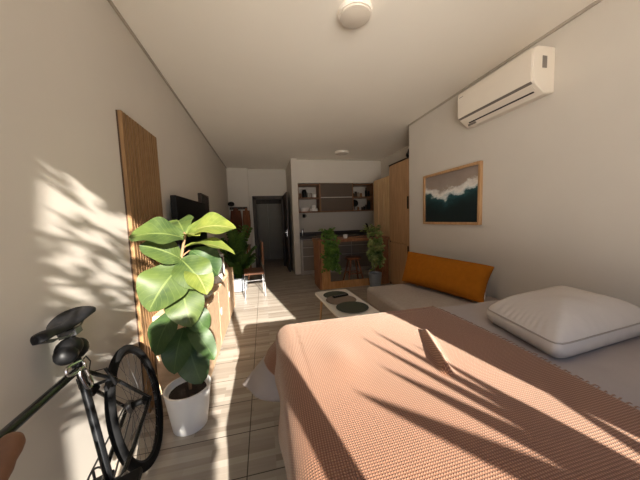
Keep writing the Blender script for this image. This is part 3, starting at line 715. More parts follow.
fm.tube([BBK, SCL], 0.0150, 14).tube([SCL, HT - Vector((0, -0.005, 0.03))], 0.0150, 14).tube([BBK, HB + Vector((0, 0.003, 0.02))], 0.019, 14).tube([HT, HB], 0.020, 14)
fm.tube([(-0.036, BBK.y, BBK.z), (0.036, BBK.y, BBK.z)], 0.022, 14)
for s in (1, -1):
    fm.tube([(s * 0.012, SCL.y + .004, SCL.z - 0.025), (s * 0.045, -0.24, 0.62), (s * 0.058, 0.0, 0.33)], 0.0085, 10)
    fm.tube([(s * 0.030, BBK.y, BBK.z), (s * 0.046, -0.33, 0.30), (s * 0.058, 0.0, 0.33)], 0.0095, 10)
fm.tube([(-0.043, -0.25, 0.63), (0.043, -0.25, 0.63)], 0.008, 8)
fm.build('frame', 'bikepaint', bike, local=True, smooth=50)
fk = MB().tube([HT + Vector((0, .01, .05)), HB - Vector((0, 0.005, 0.02))], 0.015, 12)
for s in (1, -1): fk.tube([(0, HB.y - .005, HB.z - .02), (s * 0.045, HB.y - 0.012, HB.z - 0.05), (s * 0.05, -0.99, 0.45), (s * 0.052, -1.05, 0.33)], 0.012, 10)
fk.build('fork', 'bikepaint', bike, local=True, smooth=50)
MB().tube([SCL, Vector((0, -0.305, 0.935))], 0.0135, 12).build('seat_post', 'black', bike, local=True)
# seat clamp and the chrome lever hanging from it
MB().tube([SCL - Vector((0, 0, 0.012)), SCL + Vector((0, 0.002, 0.02))], 0.021, 14).build('seat_clamp', 'black', bike, local=True)
lk = MB()
def loop(c, u, v, a, b, r): lk.tube([Vector(c) + Vector(u) * (a * math.copysign(abs(math.cos(t)) ** .6, math.cos(t))) + Vector(v) * (b * math.copysign(abs(math.sin(t)) ** .6, math.sin(t))) for t in [2 * PI * k / 24 for k in range(25)]], r, 8, False)
loop((0.030, -0.425, 0.797), (0.1, .97, -.22), (0, .2, 1), 0.050, 0.017, 0.006)
loop((0.034, -0.400, 0.735), (0.2, .95, 0), (0, -.1, 1), 0.017, 0.045, 0.006)
lk.build('chain_lock', 'chrome', bike, local=True)
# saddle
def saddle_f(u, v):
    y = -0.500 + 0.285 * u; s = (v - 0.5) * 2
    w = 0.024 + 0.062 * max(0, min(1, (u - 0.22) / 0.62)) ** 1.3
    if u > 0.86: w *= math.sqrt(max(0.0, 1 - ((u - 0.86) / 0.145) ** 2)) * 0.999
    if u < 0.06: w *= math.sqrt(u / 0.06 + 1e-4)
    a = s * PI * 0.62
    z = 0.976 + 0.018 * math.cos(PI * (u - 0.5) * 2) * -0.5 + 0.012 * u
    z += 0.026 * (math.cos(a) - 1) - 0.010 * math.exp(-(s / 0.22) ** 2) * (1 if 0.2 < u < 0.95 else 0.3)
    return (math.sin(a) / math.sin(PI * .5) * w if abs(a) < PI / 2 else math.copysign(w * (1 - 0.12 * (abs(a) - PI / 2)), a), y, z + 0.004 * math.sin(PI * u))
MB().grid(saddle_f, 30, 24).build('saddle', 'saddle', bike, local=True, smooth=70, solid=0.012)
rl = MB()
for s in (1, -1): rl.tube([(s * 0.012, -0.47, 0.945), (s * 0.022, -0.38, 0.915), (s * 0.022, -0.29, 0.912), (s * 0.035, -0.235, 0.95)], 0.0035, 8)
rl.box(-0.03, 0.03, -0.335, -0.285, 0.900, 0.925); rl.build('saddle_rails', 'steel', bike, local=True)
bg = MB(); bg.ball((0.0, -0.355, 0.862), 0.058, 18, (0.72, 1.0, 0.72)); bg.ball((0.0, -0.315, 0.840), 0.050, 18, (0.8, 1.05, 0.85)); bg.ball((0.0, -0.385, 0.850), 0.05, 18, (0.75, 0.9, 0.8))
bg.build('seat_bag', 'black', bike, local=True, smooth=80)
# drivetrain on the wall side, brake on the stays
cr = MB().torus(0.085, 0.004, Matrix.Translation((-0.045, BBK.y, BBK.z)) @ RY, 48, 6)
for k in range(5):
    a = 2 * PI * k / 5; cr.tube([(-0.045, BBK.y, BBK.z), (-0.045, BBK.y + 0.083 * math.cos(a), BBK.z + 0.083 * math.sin(a))], 0.005, 6)
cr.build('chainring', 'steel', bike, local=True)
for s in (1, -1):
    e = Vector((s * 0.070, BBK.y + s * -0.1455, BBK.z + s * 0.084))
    cm = MB().tube([(s * 0.04, BBK.y, BBK.z), (s * 0.066, BBK.y + s * -0.02, BBK.z + s * .03), e], [0.013, 0.011, 0.010], 10).build('crank_arm', 'steel', bike, local=True)
    MB().box(e.x + s * .045 - .045, e.x + s * .045 + .045, e.y - .045, e.y + .045, e.z - .012, e.z + .012).build('pedal', 'black', cm, local=True, bevel=.004)
chn = MB(); 
chn.tube([(-0.045, BBK.y, BBK.z + 0.086), (-0.045, 0, 0.33 + 0.034)], 0.004, 6).tube([(-0.045, BBK.y, BBK.z - 0.086), (-0.045, 0, 0.33 - 0.034)], 0.004, 6)
chn.build('chain', 'steel', bike, local=True)
MB().lathe([(0.034, -0.006), (0.036, 0), (0.03, 0.012), (0.024, 0.02)], (-0.045, 0, 0.33), 24, RY).build('sprocket', 'steel', bike, local=True)
bk_ = MB()
for s in (1, -1):
    bk_.tube([(s * 0.050, -0.255, 0.60), (s * 0.056, -0.28, 0.655), (s * 0.050, -0.285, 0.70)], 0.007, 8); bk_.box(s * .026 - .006, s * .026 + .006, -0.29, -0.225, 0.60, 0.622)
bk_.tube([(0.05, -0.285, 0.70), (0.0, -0.30, 0.715), (-0.05, -0.285, 0.70)], 0.002, 6)
bk_.tube([(0.0, -0.30, 0.715), (0.01, -0.28, 0.755), (0.012, -0.30, 0.79), (0.012, -0.36, 0.785)], 0.0025, 6)
bk_.build('rim_brake', 'black', bike, local=True)
# stem, swept-back bar, leather grips
MB().tube([HT + Vector((0, .012, .03)), HT + Vector((0, .02, .09)), HT + Vector((0, -0.06, 0.115))], 0.015, 12).build('handlebar_stem', 'black', bike, local=True, smooth=60)
hz = HT.z + 0.118; hy = HT.y - 0.06
MB().tube([(-0.03, hy + 0.16, hz + .012), (-0.028, hy + .06, hz + 0.01), (-0.015, hy + .008, hz), (0, hy, hz), (0.08, hy - 0.02, hz), (0.16, hy - 0.12, hz), (0.22, hy - 0.24, hz - 0.02), (0.255, hy - 0.31, hz - 0.05), (0.262, -1.20, 0.895), (0.258, -1.160, 0.908)], 0.011, 12).build('handlebar', 'black', bike, local=True, smooth=60)
gp = MB(); g0, g1 = Vector((0.258, -1.160, 0.908)), Vector((0.244, -1.058, 0.934))
ga = (g1 - g0)
gp.tube([g0 + ga * t for t in (0, .1, .25, .4, .55, .7, .85, .95, 1.0)], [.016, .0185, .018, .0195, .018, .020, .0195, .015, .005], 18)
gp.build('grip', 'leather', bike, local=True, smooth=60)
MB().tube([(-0.03, hy + 0.06, hz + .01), (-0.03, hy + 0.165, hz + .013)], [.017, .017], 14).build('grip', 'leather', bike, local=True)
MB().tube([g0 - ga * 0.35, g0 - ga * .02], 0.017, 12).tube([g0 - ga * .3, g0 - ga * .2 + Vector((0.0, .01, -.02)), g0 + Vector((-0.01, .04, -.035))], 0.006, 8).build('brake_lever', 'black', bike, local=True)

# ------------------------------------------------------------------ chair by the plant
ch = thing('side_chair', 'brown padded chair on thin chrome legs beside the leafy plant', 'chair', (-0.18, 4.62, 0))
CM = Matrix.Translation((-0.20, 4.66, 0)) @ Matrix.Rotation(math.radians(5), 4, 'Z')
MB().box(-0.19, 0.15, -0.22, 0.22, 0.40, 0.45, CM).build('seat', 'chair_seat', ch, bevel=0.015)
MB().box(0.135, 0.165, -0.19, 0.19, 0.56, 0.96, CM).build('backrest', 'chair_seat', ch, bevel=0.012)
for s in (1, -1): MB().tube([CM @ Vector((0.15, s * 0.15, 0.40)), CM @ Vector((0.152, s * 0.15, 0.60))], 0.008).build('back_support', 'chrome', ch)
for (x, y) in ((-0.18, -0.21), (0.15, -0.21), (-0.18, 0.21), (0.15, 0.21)):
    MB().tube([CM @ Vector((x, y, 0.40)), CM @ Vector((x * 1.05, y * 1.03, 0.0))], 0.010, 10).build('leg', 'chrome', ch)
MB().tube([CM @ Vector((-0.189, -0.216, 0.012)), CM @ Vector((-0.189, 0.216, 0.012))], 0.009).build('floor_rail', 'chrome', ch)
MB().tube([CM @ Vector((0.15, -0.21, 0.30)), CM @ Vector((-0.18, -0.21, 0.30))], 0.006).build('cross_rail', 'chrome', ch)
# desk along the left wall behind the plant
dk = thing('desk', 'narrow wooden desk along the left wall past the leafy plant', 'desk', (-0.6, 6.1, 0))
MB().box(-0.86, -0.34, 5.62, 6.6, 0.72, 0.75).build('desktop', 'bar', dk, bevel=.003)
for (x, y) in ((-0.83, 5.66), (-0.37, 5.66), (-0.83, 6.56), (-0.37, 6.56)): MB().box(x - .02, x + .02, y - .02, y + .02, 0, 0.72).build('leg', 'bar', dk)
# clothes on hooks on the entry side wall
hk = thing('coat_rack', 'dark wooden coat rack on the wall left of the doorway', 'coat rack', (-0.62, 7.12, 1.6))
MB().box(-0.86, -0.40, 7.105, 7.13, 1.66, 1.73).build('board', 'frame_dark', hk)
for x in (-0.80, -0.66, -0.52, -0.44): MB().tube([(x, 7.105, 1.69), (x, 7.06, 1.685), (x, 7.05, 1.71)], 0.006, 8).build('hook', 'steel', hk)
def garment(name, x, w, z0, z1, mat, label, d=0.10):
    t = thing(name, label, 'coat', (x, 7.05, z0), 'clothes on the coat rack')
    def f(u, v):
        a = 2 * PI * v; s = math.sin(PI * min(1, 0.10 + u * 0.9) * 0.5) ** 0.6; ww = w * (0.35 + 0.65 * min(1, (u / 0.16)) ** 0.7) * (0.92 + 0.08 * u)
        return (x + ww / 2 * math.cos(a) * (1 + 0.05 * math.sin(9 * u + 4 * a)), 7.04 - 0.005 + d / 2 * math.sin(a) * s * (1 + 0.12 * math.sin(5 * a + 3 * u)), z1 - (z1 - z0) * u)
    MB().grid(f, 24, 28).build('body', mat, t, smooth=70)
    for s in (1, -1): MB().tube([(x + s * w * .36, 7.03, z1 - .07), (x + s * w * .52, 7.02, z1 - .35), (x + s * w * .50, 7.0, z1 - .62)], [.05, .045, .035], 12).build('sleeve', mat, t, smooth=60)
garment('coat', -0.70, 0.21, 0.82, 1.70, 'brown_cloth', 'reddish brown coat hanging from the coat rack left of the doorway')
garment('coat', -0.43, 0.11, 0.92, 1.69, 'rust_cloth', 'tan coat hanging on the rack hook nearest the doorway', 0.08)
cp = MB(); cp.ball((-0.80, 6.97, 1.80), 0.085, 18, (1, 1, .75)); cp.ball((-0.80, 6.91, 1.77), 0.07, 16, (1, 1, .15))
single(cp, 'cap', 'black', 'black cap hung on the rack above the brown coat', 'cap', smooth=70)

# ------------------------------------------------------------------ kitchen
def open_unit(x0, x1, label):
    t = thing('shelf_unit', label, 'shelf', ((x0 + x1) / 2, 6.2, 1.5), 'open shelf units under the bulkhead')
    z0, z1, th = 1.50, 2.20, 0.022
    MB().box(x0, x0 + th, 6.05, 6.45, z0, z1).build('side_panel', 'cab_wood', t); MB().box(x1 - th, x1, 6.05, 6.45, z0, z1).build('side_panel', 'cab_wood', t)
    for z in (z0, 1.84, z1 - th - 0.02): MB().box(x0 + th, x1 - th, 6.05, 6.45, z, z + th).build('shelf', 'cab_wood', t)
    MB().box(x0 + th, x1 - th, 6.438, 6.45, z0 + th, z1 - th).build('back_panel', 'light_trim', t)
open_unit(0.845, 1.40, 'open wooden shelf unit with white dishes at the left of the kitchen')
fc = thing('wall_cabinet', 'dark brown wall cabinet with two flap doors between the open shelves', 'cabinet', (1.82, 6.2, 1.5))
MB().box(1.402, 2.233, 6.06, 6.45, 1.50, 2.198).build('carcass', 'cab_wood', fc)
MB().box(1.412, 2.223, 6.038, 6.058, 1.525, 1.845).build('door', 'cab_dark', fc, bevel=.002); MB().box(1.412, 2.223, 6.038, 6.058, 1.865, 2.185).build('door', 'cab_dark', fc, bevel=.002)
MB().box(1.412, 2.223, 6.045, 6.06, 1.846, 1.864).build('finger_strip', 'light_trim', fc)
open_unit(2.235, 2.80, 'open wooden shelf unit with dark jars beside the pale timber screen')
# lower run
for i, (x0, x1, lb) in enumerate(((0.875, 1.36, 'grey drawer unit at the left end of the kitchen run'), (1.362, 2.10, 'grey drawer unit behind the wooden stool'), (2.102, 2.98, 'grey drawer unit at the right end of the kitchen run'))):
    t = thing('base_cabinet', lb, 'cabinet', ((x0 + x1) / 2, 6.15, 0), 'grey kitchen base cabinets')
    MB().box(x0, x1, 5.87, 6.49, 0.09, 0.857).build('carcass', 'light_trim', t)
    MB().box(x0, x1, 5.91, 6.45, 0.0, 0.09).build('plinth', 'light_trim', t)
    for z0, z1 in ((0.105, 0.44), (0.457, 0.65), (0.667, 0.845)):
        MB().box(x0 + 0.012, x1 - 0.004, 5.85, 5.87, z0, z1).build('drawer', 'drawer', t, bevel=.002)
single(MB().box(0.845, 0.873, 5.845, 6.49, 0.0, 0.858), 'end_panel', 'light_trim', 'pale end panel beside the left grey drawer unit', 'panel')
wt = thing('worktop', 'dark kitchen worktop with upstand running under the shelves', 'worktop', (1.9, 6.2, 0.86))
MB().box(0.845, 2.99, 5.83, 6.495, 0.859, 0.897).build('slab', 'worktop', wt, bevel=.003)
MB().box(0.845, 2.99, 6.475, 6.497, 0.898, 0.995).build('upstand', 'worktop', wt)
# crockery
def pot(prof, c, name, mat, label, cat, group=None): return single(MB().lathe(prof, c, 24), name, mat, label, cat, group)
BOWL = lambda r, h: [(r * .5, 0), (r * .85, h * .4), (r, h), (r * .95, h), (r * .78, h * .4), (0.001, h * .12)]
CUP = lambda r, h: [(r * .8, 0), (r, h * .3), (r, h), (r * .92, h), (r * .9, h * .3), (0.001, h * .1)]
JAR = lambda r, h: [(r, 0), (r, h * .75), (r * .8, h * .85), (r * .8, h), (0.001, h)]
BOT = lambda r, h: [(r, 0), (r, h * .6), (r * .4, h * .78), (r * .38, h), (0.001, h)]
zl, zu = 1.5235, 1.8635
pot(BOWL(0.12, 0.095), (1.01, 6.20, zl), 'mixing_bowl', 'ceramic', 'large white mixing bowl on the lower left kitchen shelf', 'bowl')
pot([(0.08, 0), (0.10, 0.012), (0.10, 0.07), (0.09, 0.072), (0.001, 0.07)], (1.25, 6.20, zl), 'plate_stack', 'ceramic', 'stack of white plates under a white cup on the lower shelf', 'plates')
pot(CUP(0.055, 0.085), (1.25, 6.20, zl + 0.0735), 'cup', 'ceramic', 'white cup sitting on the stack of plates', 'cup')
pot(JAR(0.06, 0.20), (1.03, 6.20, zu), 'canister', 'black', 'black canister on the upper left kitchen shelf', 'jar')
pot(CUP(0.055, 0.08), (1.27, 6.18, zu), 'cup', 'ceramic', 'white cup at the right of the upper left kitchen shelf', 'cup')
pot(CUP(0.03, 0.11), (0.925, 6.18, zu), 'tumbler', 'leather', 'amber tumbler left of the black canister', 'glass', 'tumblers on the upper left shelf')
pot(CUP(0.028, 0.12), (1.125, 6.18, zu), 'tumbler', 'glass', 'smoky tumbler right of the black canister', 'glass', 'tumblers on the upper left shelf')
pot(CUP(0.028, 0.12), (1.19, 6.20, zu), 'tumbler', 'glass', 'smoky tumbler next to the white cup', 'glass', 'tumblers on the upper left shelf')
hm = single(MB().lathe(CUP(0.04, 0.085), (1.0, 6.2, 1.375), 20).tube([(1.04, 6.2, 1.44), (1.065, 6.2, 1.42), (1.04, 6.2, 1.395)], .006, 8).tube([(1.0, 6.2, 1.45), (1.0, 6.2, 1.51)], .004, 6), 'hanging_mug', 'black', 'black mug hanging from a hook under the left kitchen shelf', 'mug', smooth=50)
rr = random.Random(11); xs = [2.305, 2.375, 2.445, 2.515, 2.585, 2.655, 2.73]
wh = ['beside the flap door', 'second from the flap door', 'third from the flap door', 'in the middle', 'third from the right end', 'second from the right end', 'at the right end']
for i, x in enumerate(xs):
    mt = ['black', 'frame_dark', 'glass', 'cab_wood', 'light_trim', 'black', 'black'][i]; nm = ['black', 'dark brown', 'smoky', 'brown', 'pale', 'black', 'black'][i]; h = [0.10, 0.14, 0.12, 0.10, 0.11, 0.24, 0.15][i]
    pot(BOT(0.03, h) if h > .2 else JAR(0.031, h), (x, 6.18, zu), 'bottle' if h > .2 else 'jar', mt, f"{nm} {'bottle' if h > .2 else 'jar'} on the upper right shelf, {wh[i]}", 'bottle' if h > .2 else 'jar', 'jars on the upper right shelf')
xs = [2.43, 2.485, 2.54, 2.595, 2.65, 2.725]
wh = ['first from the black pan', 'second from the black pan', 'third from the black pan', 'in the middle', 'beside the tall black canister', 'and tall, at the right end']
for i, x in enumerate(xs):
    h = [0.09, 0.07, 0.08, 0.10, 0.14, 0.25][i]; mt = ['cab_wood', 'light_trim', 'frame_dark', 'black', 'frame_dark', 'black'][i]; nm = ['brown', 'pale', 'dark brown', 'black', 'brown lidded', 'black'][i]
    pot(JAR(0.025 if h < .2 else .045, h), (x, 6.18, zl), 'jar' if h < .2 else 'canister', mt, f"{nm} {'jar' if h < .2 else 'canister'} on the lower right shelf, {wh[i]}", 'jar', 'jars on the lower right shelf')
pan = thing('frying_pan', 'round black frying pan upright on the lower right kitchen shelf', 'pan', (2.355, 6.25, zl))
MB().lathe([(0.075, -0.01), (0.095, 0.02), (0.09, 0.02), (0.07, -0.004), (0.001, -0.004)], (2.355, 6.24, zl + 0.185), 28, Matrix.Rotation(math.radians(80), 4, 'X')).build('dish', 'black', pan)
MB().tube([(2.355, 6.235, zl + 0.095), (2.35, 6.22, zl + 0.016)], .013, 8).build('handle', 'black', pan)
# tap-like pale post on the worktop
single(MB().tube([(0.93, 6.1, 0.898), (0.93, 6.1, 1.08), (0.93, 6.02, 1.105), (0.93, 5.97, 1.07)], 0.013, 10), 'tap', 'chrome', 'chrome tap standing at the left end of the dark worktop', 'tap', smooth=60)

# ------------------------------------------------------------------ bar table, stool, trailing plants
br = thing('bar_table', 'timber bar table with broad plank ends facing the daybed', 'table', (1.65, 4.75, 0))
MB().box(0.955, 2.40, 4.47, 5.02, 0.885, 0.94).build('tabletop', 'bar', br, bevel=.004)
MB().box(1.02, 1.185, 4.49, 4.53, 0.0, 0.885).build('leg', 'bar_lit', br, bevel=.003)
MB().box(0.975, 1.018, 4.49, 5.0, 0.0, 0.885).build('side_panel', 'bar', br, bevel=.003)
MB().box(2.235, 2.38, 4.49, 4.53, 0.0, 0.885).build('leg', 'bar', br, bevel=.003)
MB().box(2.335, 2.378, 4.532, 5.0, 0.0, 0.885).build('side_panel', 'bar', br, bevel=.003)
MB().box(1.186, 2.234, 4.495, 4.527, 0.0, 0.14).build('foot_beam', 'bar_lit', br, bevel=.003)
stl = thing('wooden_stool', 'brown wooden stool with splayed legs tucked behind the bar table', 'stool', (1.74, 4.77, 0))
MB().lathe([(0.15, 0.50), (0.165, 0.51), (0.165, 0.535), (0.15, 0.545), (0.001, 0.54)], (1.74, 4.77, 0), 28).build('seat', 'stool', stl)
for a in (45, 135, 225, 315):
    c, s = math.cos(math.radians(a)), math.sin(math.radians(a)); MB().tube([(1.74 + .10 * c, 4.77 + .10 * s, .505), (1.74 + .24 * c, 4.77 + .24 * s, 0)], [.020, .015], 10).build('leg', 'stool', stl)
MB().tube([(1.74 + .178 * math.cos(math.radians(a)), 4.77 + .178 * math.sin(math.radians(a)), .22) for a in (45, 135, 225, 315, 405)], .010, 8).build('footrest', 'stool', stl)
single(MB().lathe(CUP(0.042, 0.075), (1.54, 4.62, 0.941), 24), 'cup', 'ceramic', 'white cup on top of the timber bar table', 'cup')

def trailing(name, x, y, mats, label, n, seed, width, hang, crown):
    t = thing(name, label, 'plant', (x, y, 0.94))
    MB().lathe([(0.06, 0), (0.085, 0.10), (0.088, 0.11), (0.08, 0.11), (0.076, 0.09), (0.001, 0.085)], (x, y, 0.941), 24).build('pot', 'black', t)
    rnd = random.Random(seed); vn = MB(); lf = MB()
    for k in range(n):
        sx = x + rnd.uniform(-width, width); L = hang * rnd.uniform(0.55, 1.0); yy = 4.41 - rnd.uniform(0, 0.03)
        P = [Vector((x + (sx - x) * .3, y, 1.04)), Vector((x + (sx - x) * .7, y - .06, 1.04 + crown * rnd.random())), Vector((sx, 4.435, 1.01)), Vector((sx, yy, .89))]
        m = 9
        for i in range(1, m + 1): P.append(Vector((sx + 0.025 * math.sin(i * 1.3 + k), yy + .01 * math.sin(i + k), 0.89 - L * i / m)))
        vn.tube(P, 0.003, 5)
        for i, p in enumerate(P[1:]):
            for r in range(3):
                d = Vector((rnd.gauss(0, .9), -abs(rnd.gauss(.5, .4)), rnd.gauss(-.2, .6))).normalized(); s = rnd.uniform(.045, .075)
                o = p + Vector((rnd.uniform(-.015, .015), -.004, rnd.uniform(-.03, .03)))
                leaf_surface(lf, o, o + d * s, s * .8, Vector((rnd.gauss(0, .3), -1, .5)), .2, .15, 'heart', 5, 4, 0, i)
    for k in range(45):
        a = rnd.uniform(0, 2 * PI); d = Vector((math.cos(a), math.sin(a) * .7, rnd.uniform(.0, .9))).normalized(); o = Vector((x, y, 1.04)) + d * rnd.uniform(.03, .10 + crown)
        leaf_surface(lf, o, o + (d + Vector((0, 0, -.3))).normalized() * .065, .055, Vector((0, -.4, 1)), .2, .15, 'heart', 5, 4, 0, k)
    vn.build('vines', 'stem', t); lf.build('foliage', mats, t, smooth=80)
trailing('trailing_pothos', 1.17, 4.60, 'pothos', 'green trailing pothos spilling over the left end of the bar table', 15, 3, 0.13, 0.56, 0.05)
trailing('trailing_pothos', 2.07, 4.60, 'pothos_var', 'variegated trailing pothos at the right end of the bar table', 13, 8, 0.13, 0.55, 0.08)
mb = MB().lathe([(0.085, 0), (0.10, 0.01), (0.125, 0.27), (0.127, 0.28), (0.118, 0.28), (0.112, 0.24), (0.001, 0.24)], (2.02, 4.34, 0), 28)
single(mb, 'planter', 'ceramic_grey', 'plain grey planter on the floor under the variegated pothos', 'pot')
# little black ornament behind the variegated plant
mb = MB(); mb.ball((2.14, 4.90, 1.05), 0.05, 16, (1, .8, 1.1)).lathe([(.05, 0), (.03, .02), (.02, .06)], (2.14, 4.90, 0.941), 16).tube([(2.13, 4.89, 1.08), (2.10, 4.88, 1.19), (2.07, 4.87, 1.205)], [.025, .018, .010], 10)
single(mb, 'ornament', 'black', 'black bird-shaped ornament behind the variegated pothos', 'ornament', smooth=60)

# ------------------------------------------------------------------ wardrobe and pale timber screen in the alcove
wd = thing('wardrobe', 'tall oak wardrobe with two stacked doors in the alcove', 'wardrobe', (2.7, 4.07, 0))
MB().box(2.415, 2.99, 3.70, 4.455, 0.0, 2.29).build('carcass', 'ward', wd)
dn = MB().box(2.395, 2.415, 3.705, 4.450, 0.05, 0.835).build('door', 'ward', wd, bevel=.002)
up = MB().box(2.395, 2.415, 3.705, 4.450, 0.862, 2.275).build('door', 'ward', wd, bevel=.002)
MB().box(2.385, 2.396, 3.80, 3.83, 0.36, 0.815).build('handle', 'black', dn); MB().box(2.385, 2.396, 3.80, 3.83, 1.45, 1.66).build('handle', 'black', up)
MB().box(2.39, 2.99, 3.70, 4.457, 2.29, 2.302).box(2.398, 2.416, 4.450, 4.457, 0, 2.29).build('edge_band', 'frame_dark', wd)
sb = MB(); sb.ball((2.50, 3.80, 2.40), 0.10, 18, (1, 1.2, 0.9)).ball((2.52, 3.90, 2.37), 0.09, 16, (1, 1.2, .75))
single(sb, 'bag', 'black', 'black soft bag on top of the tall oak wardrobe', 'bag', smooth=80)
sc = thing('timber_screen', 'pale vertical board cabinet next to the oak wardrobe', 'cabinet', (2.7, 4.85, 0))
MB().box(2.43, 2.99, 4.465, 5.19, 0.0, 2.10).build('carcass', 'ward_pale', sc)
for k in range(6):
    y = 4.465 + k * 0.121; MB().box(2.40 + (0.008 if k % 2 else 0), 2.43, y, y + 0.113, 0.0, 2.115).build('board', 'ward_pale', sc, bevel=.003)

# ------------------------------------------------------------------ balcony plants (their shadows fall on the bed and the left wall)
SUN = Vector((-0.205, 1.0, -0.39))
def out(x, y, z, yp):
    s = y - yp; return Vector((x - SUN.x * s, yp, z - SUN.z * s))
yc = thing('yucca', 'potted yucca on the balcony throwing long leaf shadows onto the throw', 'plant', (1.10, -0.97, -0.02))
MB().lathe([(0.13, 0), (0.17, 0.32), (0.175, 0.34), (0.155, 0.34), (0.15, 0.29), (0.001, 0.29)], (1.10, -0.97, -0.02), 28).build('pot', 'terracotta', yc)
crown = Vector((1.095, -0.95, 1.09))
MB().tube([(1.10, -0.97, 0.26), (1.11, -0.97, 0.65), crown], [0.035, 0.03, 0.026], 12).build('trunk', 'stem', yc)
zb = 0.73
for (tx, ty, w, yp) in ((0.285, 0.77, 0.046, -0.90), (0.44, 0.885, 0.040, -0.92), (0.452, 1.145, 0.030, -0.95), (0.54, 1.19, 0.034, -0.94), (0.55, 0.72, 0.026, -0.96), (0.665, 1.00, 0.032, -0.99), (0.915, 0.63, 0.036, -0.93), (1.04, 0.42, 0.026, -0.90), (0.78, 0.60, 0.030, -1.0)):
    tip = out(tx, ty, zb, yp); b0 = crown + Vector((0, 0, 0.02))
    mb = MB(); leaf_surface(mb, b0, tip, w * 1.75, -SUN, 0.02, 0.15, 'blade', 14, 3)
    mb.build('leaf', 'yucca', yc, smooth=80)
ol = thing('olive_tree', 'slender potted tree on the balcony dappling the left wall', 'tree', (-0.40, -1.25, -0.02))
MB().lathe([(0.14, 0), (0.18, 0.36), (0.185, 0.38), (0.165, 0.38), (0.16, 0.33), (0.001, 0.33)], (-0.42, -1.25, -0.02), 28).build('pot', 'terracotta', ol)
MB().tube([(-0.42, -1.25, 0.3), (-0.43, -1.25, 1.2), (-0.40, -1.22, 2.0), (-0.38, -1.2, 2.5)], [0.025, 0.02, 0.014, 0.006], 10).build('trunk', 'stem', ol)
of = MB(); rnd = random.Random(21)
n = 0
while n < 560:
    p = Vector((rnd.uniform(-0.58, -0.19), rnd.uniform(-1.35, -1.0), rnd.uniform(1.40, 2.75)))
    if nz(p.x * 9, p.z * 6, 3.3) < 0.0: continue
    n += 1
    d = Vector((rnd.gauss(0, .5), rnd.gauss(0, .4), rnd.gauss(-.4, .7))).normalized(); q = rnd.uniform(.05, .09)
    leaf_surface(of, p, p + d * q, q * .36, Vector((rnd.gauss(0, .4), 1, rnd.gauss(0, .4))), .1, .1, 'oval', 4, 2, 0, n)
of.build('foliage', 'yucca', ol, smooth=80)
sb_ = thing('shade_shrub', 'unseen shrub in a clay pot added on the balcony to shade the fig', 'plant', (0.14, -1.72, -0.02))  # added out of view to keep sun off the lower fig and pot
MB().lathe([(0.14, 0), (0.18, 0.34), (0.185, 0.36), (0.165, 0.36), (0.16, 0.31), (0.001, 0.31)], (0.14, -1.72, -0.02), 28).build('pot', 'terracotta', sb_)
MB().tube([(0.14, -1.72, 0.28), (0.15, -1.72, 0.8), (0.14, -1.72, 1.8)], [0.02, 0.016, 0.008], 10).build('trunk', 'stem', sb_)
of = MB(); rnd = random.Random(4)
for k in range(2200):
    a = rnd.uniform(0, 2 * PI); zz_ = rnd.uniform(0.45, 2.0); rr_ = 0.115 * math.sqrt(rnd.random()) * (1 - max(0, (zz_ - 1.72) / 0.5)) + 0.02
    p = Vector((0.125 + rr_ * math.cos(a), -1.72 + rr_ * math.sin(a), zz_)); d = Vector((math.cos(a), math.sin(a), rnd.uniform(-.2, 1))).normalized()
    leaf_surface(of, p, p + d * .085, .06, Vector((rnd.gauss(0, .5), rnd.gauss(0, .5), 1)), .1, .1, 'oval', 3, 2, 0, k)
of.build('foliage', 'zz', sb_, smooth=80)

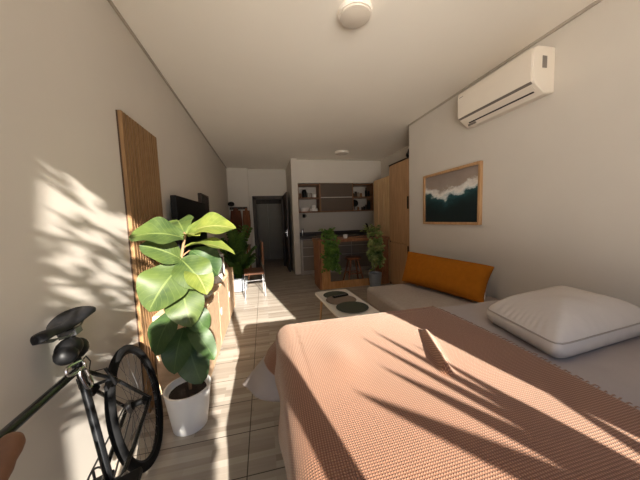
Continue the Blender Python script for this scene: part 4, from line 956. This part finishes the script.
# ------------------------------------------------------------------ light
sun = bpy.data.lights.new('sun', 'SUN'); sun.energy = 14.0; sun.angle = math.radians(0.53); sun.color = (1.0, 0.93, 0.83)
so = bpy.data.objects.new('sun', sun); COL.objects.link(so); so.rotation_euler = SUN.to_track_quat('-Z', 'Y').to_euler(); so.location = (1, -4, 4)
w = bpy.data.worlds.new('sky'); SC.world = w; w.use_nodes = True
nt = w.node_tree; bgn = nt.nodes['Background']
tcw = nt.nodes.new('ShaderNodeTexCoord'); sxw = nt.nodes.new('ShaderNodeSeparateXYZ'); nt.links.new(tcw.outputs['Generated'], sxw.inputs['Vector'])
rw = ramp(nt, [(0.0, (4.3, 3.95, 3.5, 1)), (0.42, (4.7, 4.35, 3.85, 1)), (0.49, (2.2, 2.1, 2.0, 1)), (0.53, (0.32, 0.42, 0.58, 1)), (1.0, (0.14, 0.24, 0.5, 1))])  # lower half is added glow, raised above the sky to brighten the ceiling
mw_ = nt.nodes.new('ShaderNodeMath'); mw_.operation = 'MULTIPLY_ADD'; mw_.inputs[1].default_value = 0.5; mw_.inputs[2].default_value = 0.5
nt.links.new(sxw.outputs['Z'], mw_.inputs[0]); nt.links.new(mw_.outputs[0], rw.inputs['Fac']); nt.links.new(rw.outputs['Color'], bgn.inputs['Color'])
bgn.inputs['Strength'].default_value = 2.4
pl = bpy.data.lights.new('window_portal', 'AREA'); pl.shape = 'RECTANGLE'; pl.size = 1.56; pl.size_y = 2.3; pl.cycles.is_portal = True
po = bpy.data.objects.new('window_portal', pl); COL.objects.link(po); po.location = (0.32, -0.78, 1.17); po.rotation_euler = (PI / 2, 0, 0)
po.rotation_euler = Vector((0, 1, 0)).to_track_quat('-Z', 'Y').to_euler()

# ------------------------------------------------------------------ camera
yaw, pitch, roll = math.radians(12.6), math.radians(-4.8), math.radians(-2.0)
f = Vector((math.sin(yaw) * math.cos(pitch), math.cos(yaw) * math.cos(pitch), math.sin(pitch)))
r0 = Vector((math.cos(yaw), -math.sin(yaw), 0)); u0 = r0.cross(f)
r = r0 * math.cos(roll) + u0 * math.sin(roll); u = -r0 * math.sin(roll) + u0 * math.cos(roll)
cam = bpy.data.cameras.new('camera'); co = bpy.data.objects.new('camera', cam); COL.objects.link(co)
mt = Matrix((r, u, -f)).transposed().to_4x4(); mt.translation = (0, 0, H); co.matrix_world = mt
cam.sensor_fit = 'HORIZONTAL'; cam.sensor_width = 36; cam.lens = 250.0 / 640 * 36; cam.clip_start = 0.02
SC.camera = co
vs = SC.view_settings
vs.view_transform = 'Standard'; vs.look = 'None'; vs.gamma = 1; vs.use_curve_mapping = False; vs.exposure = 0.70
SC.cycles.max_bounces = 12; SC.cycles.diffuse_bounces = 8; SC.cycles.sample_clamp_indirect = 8
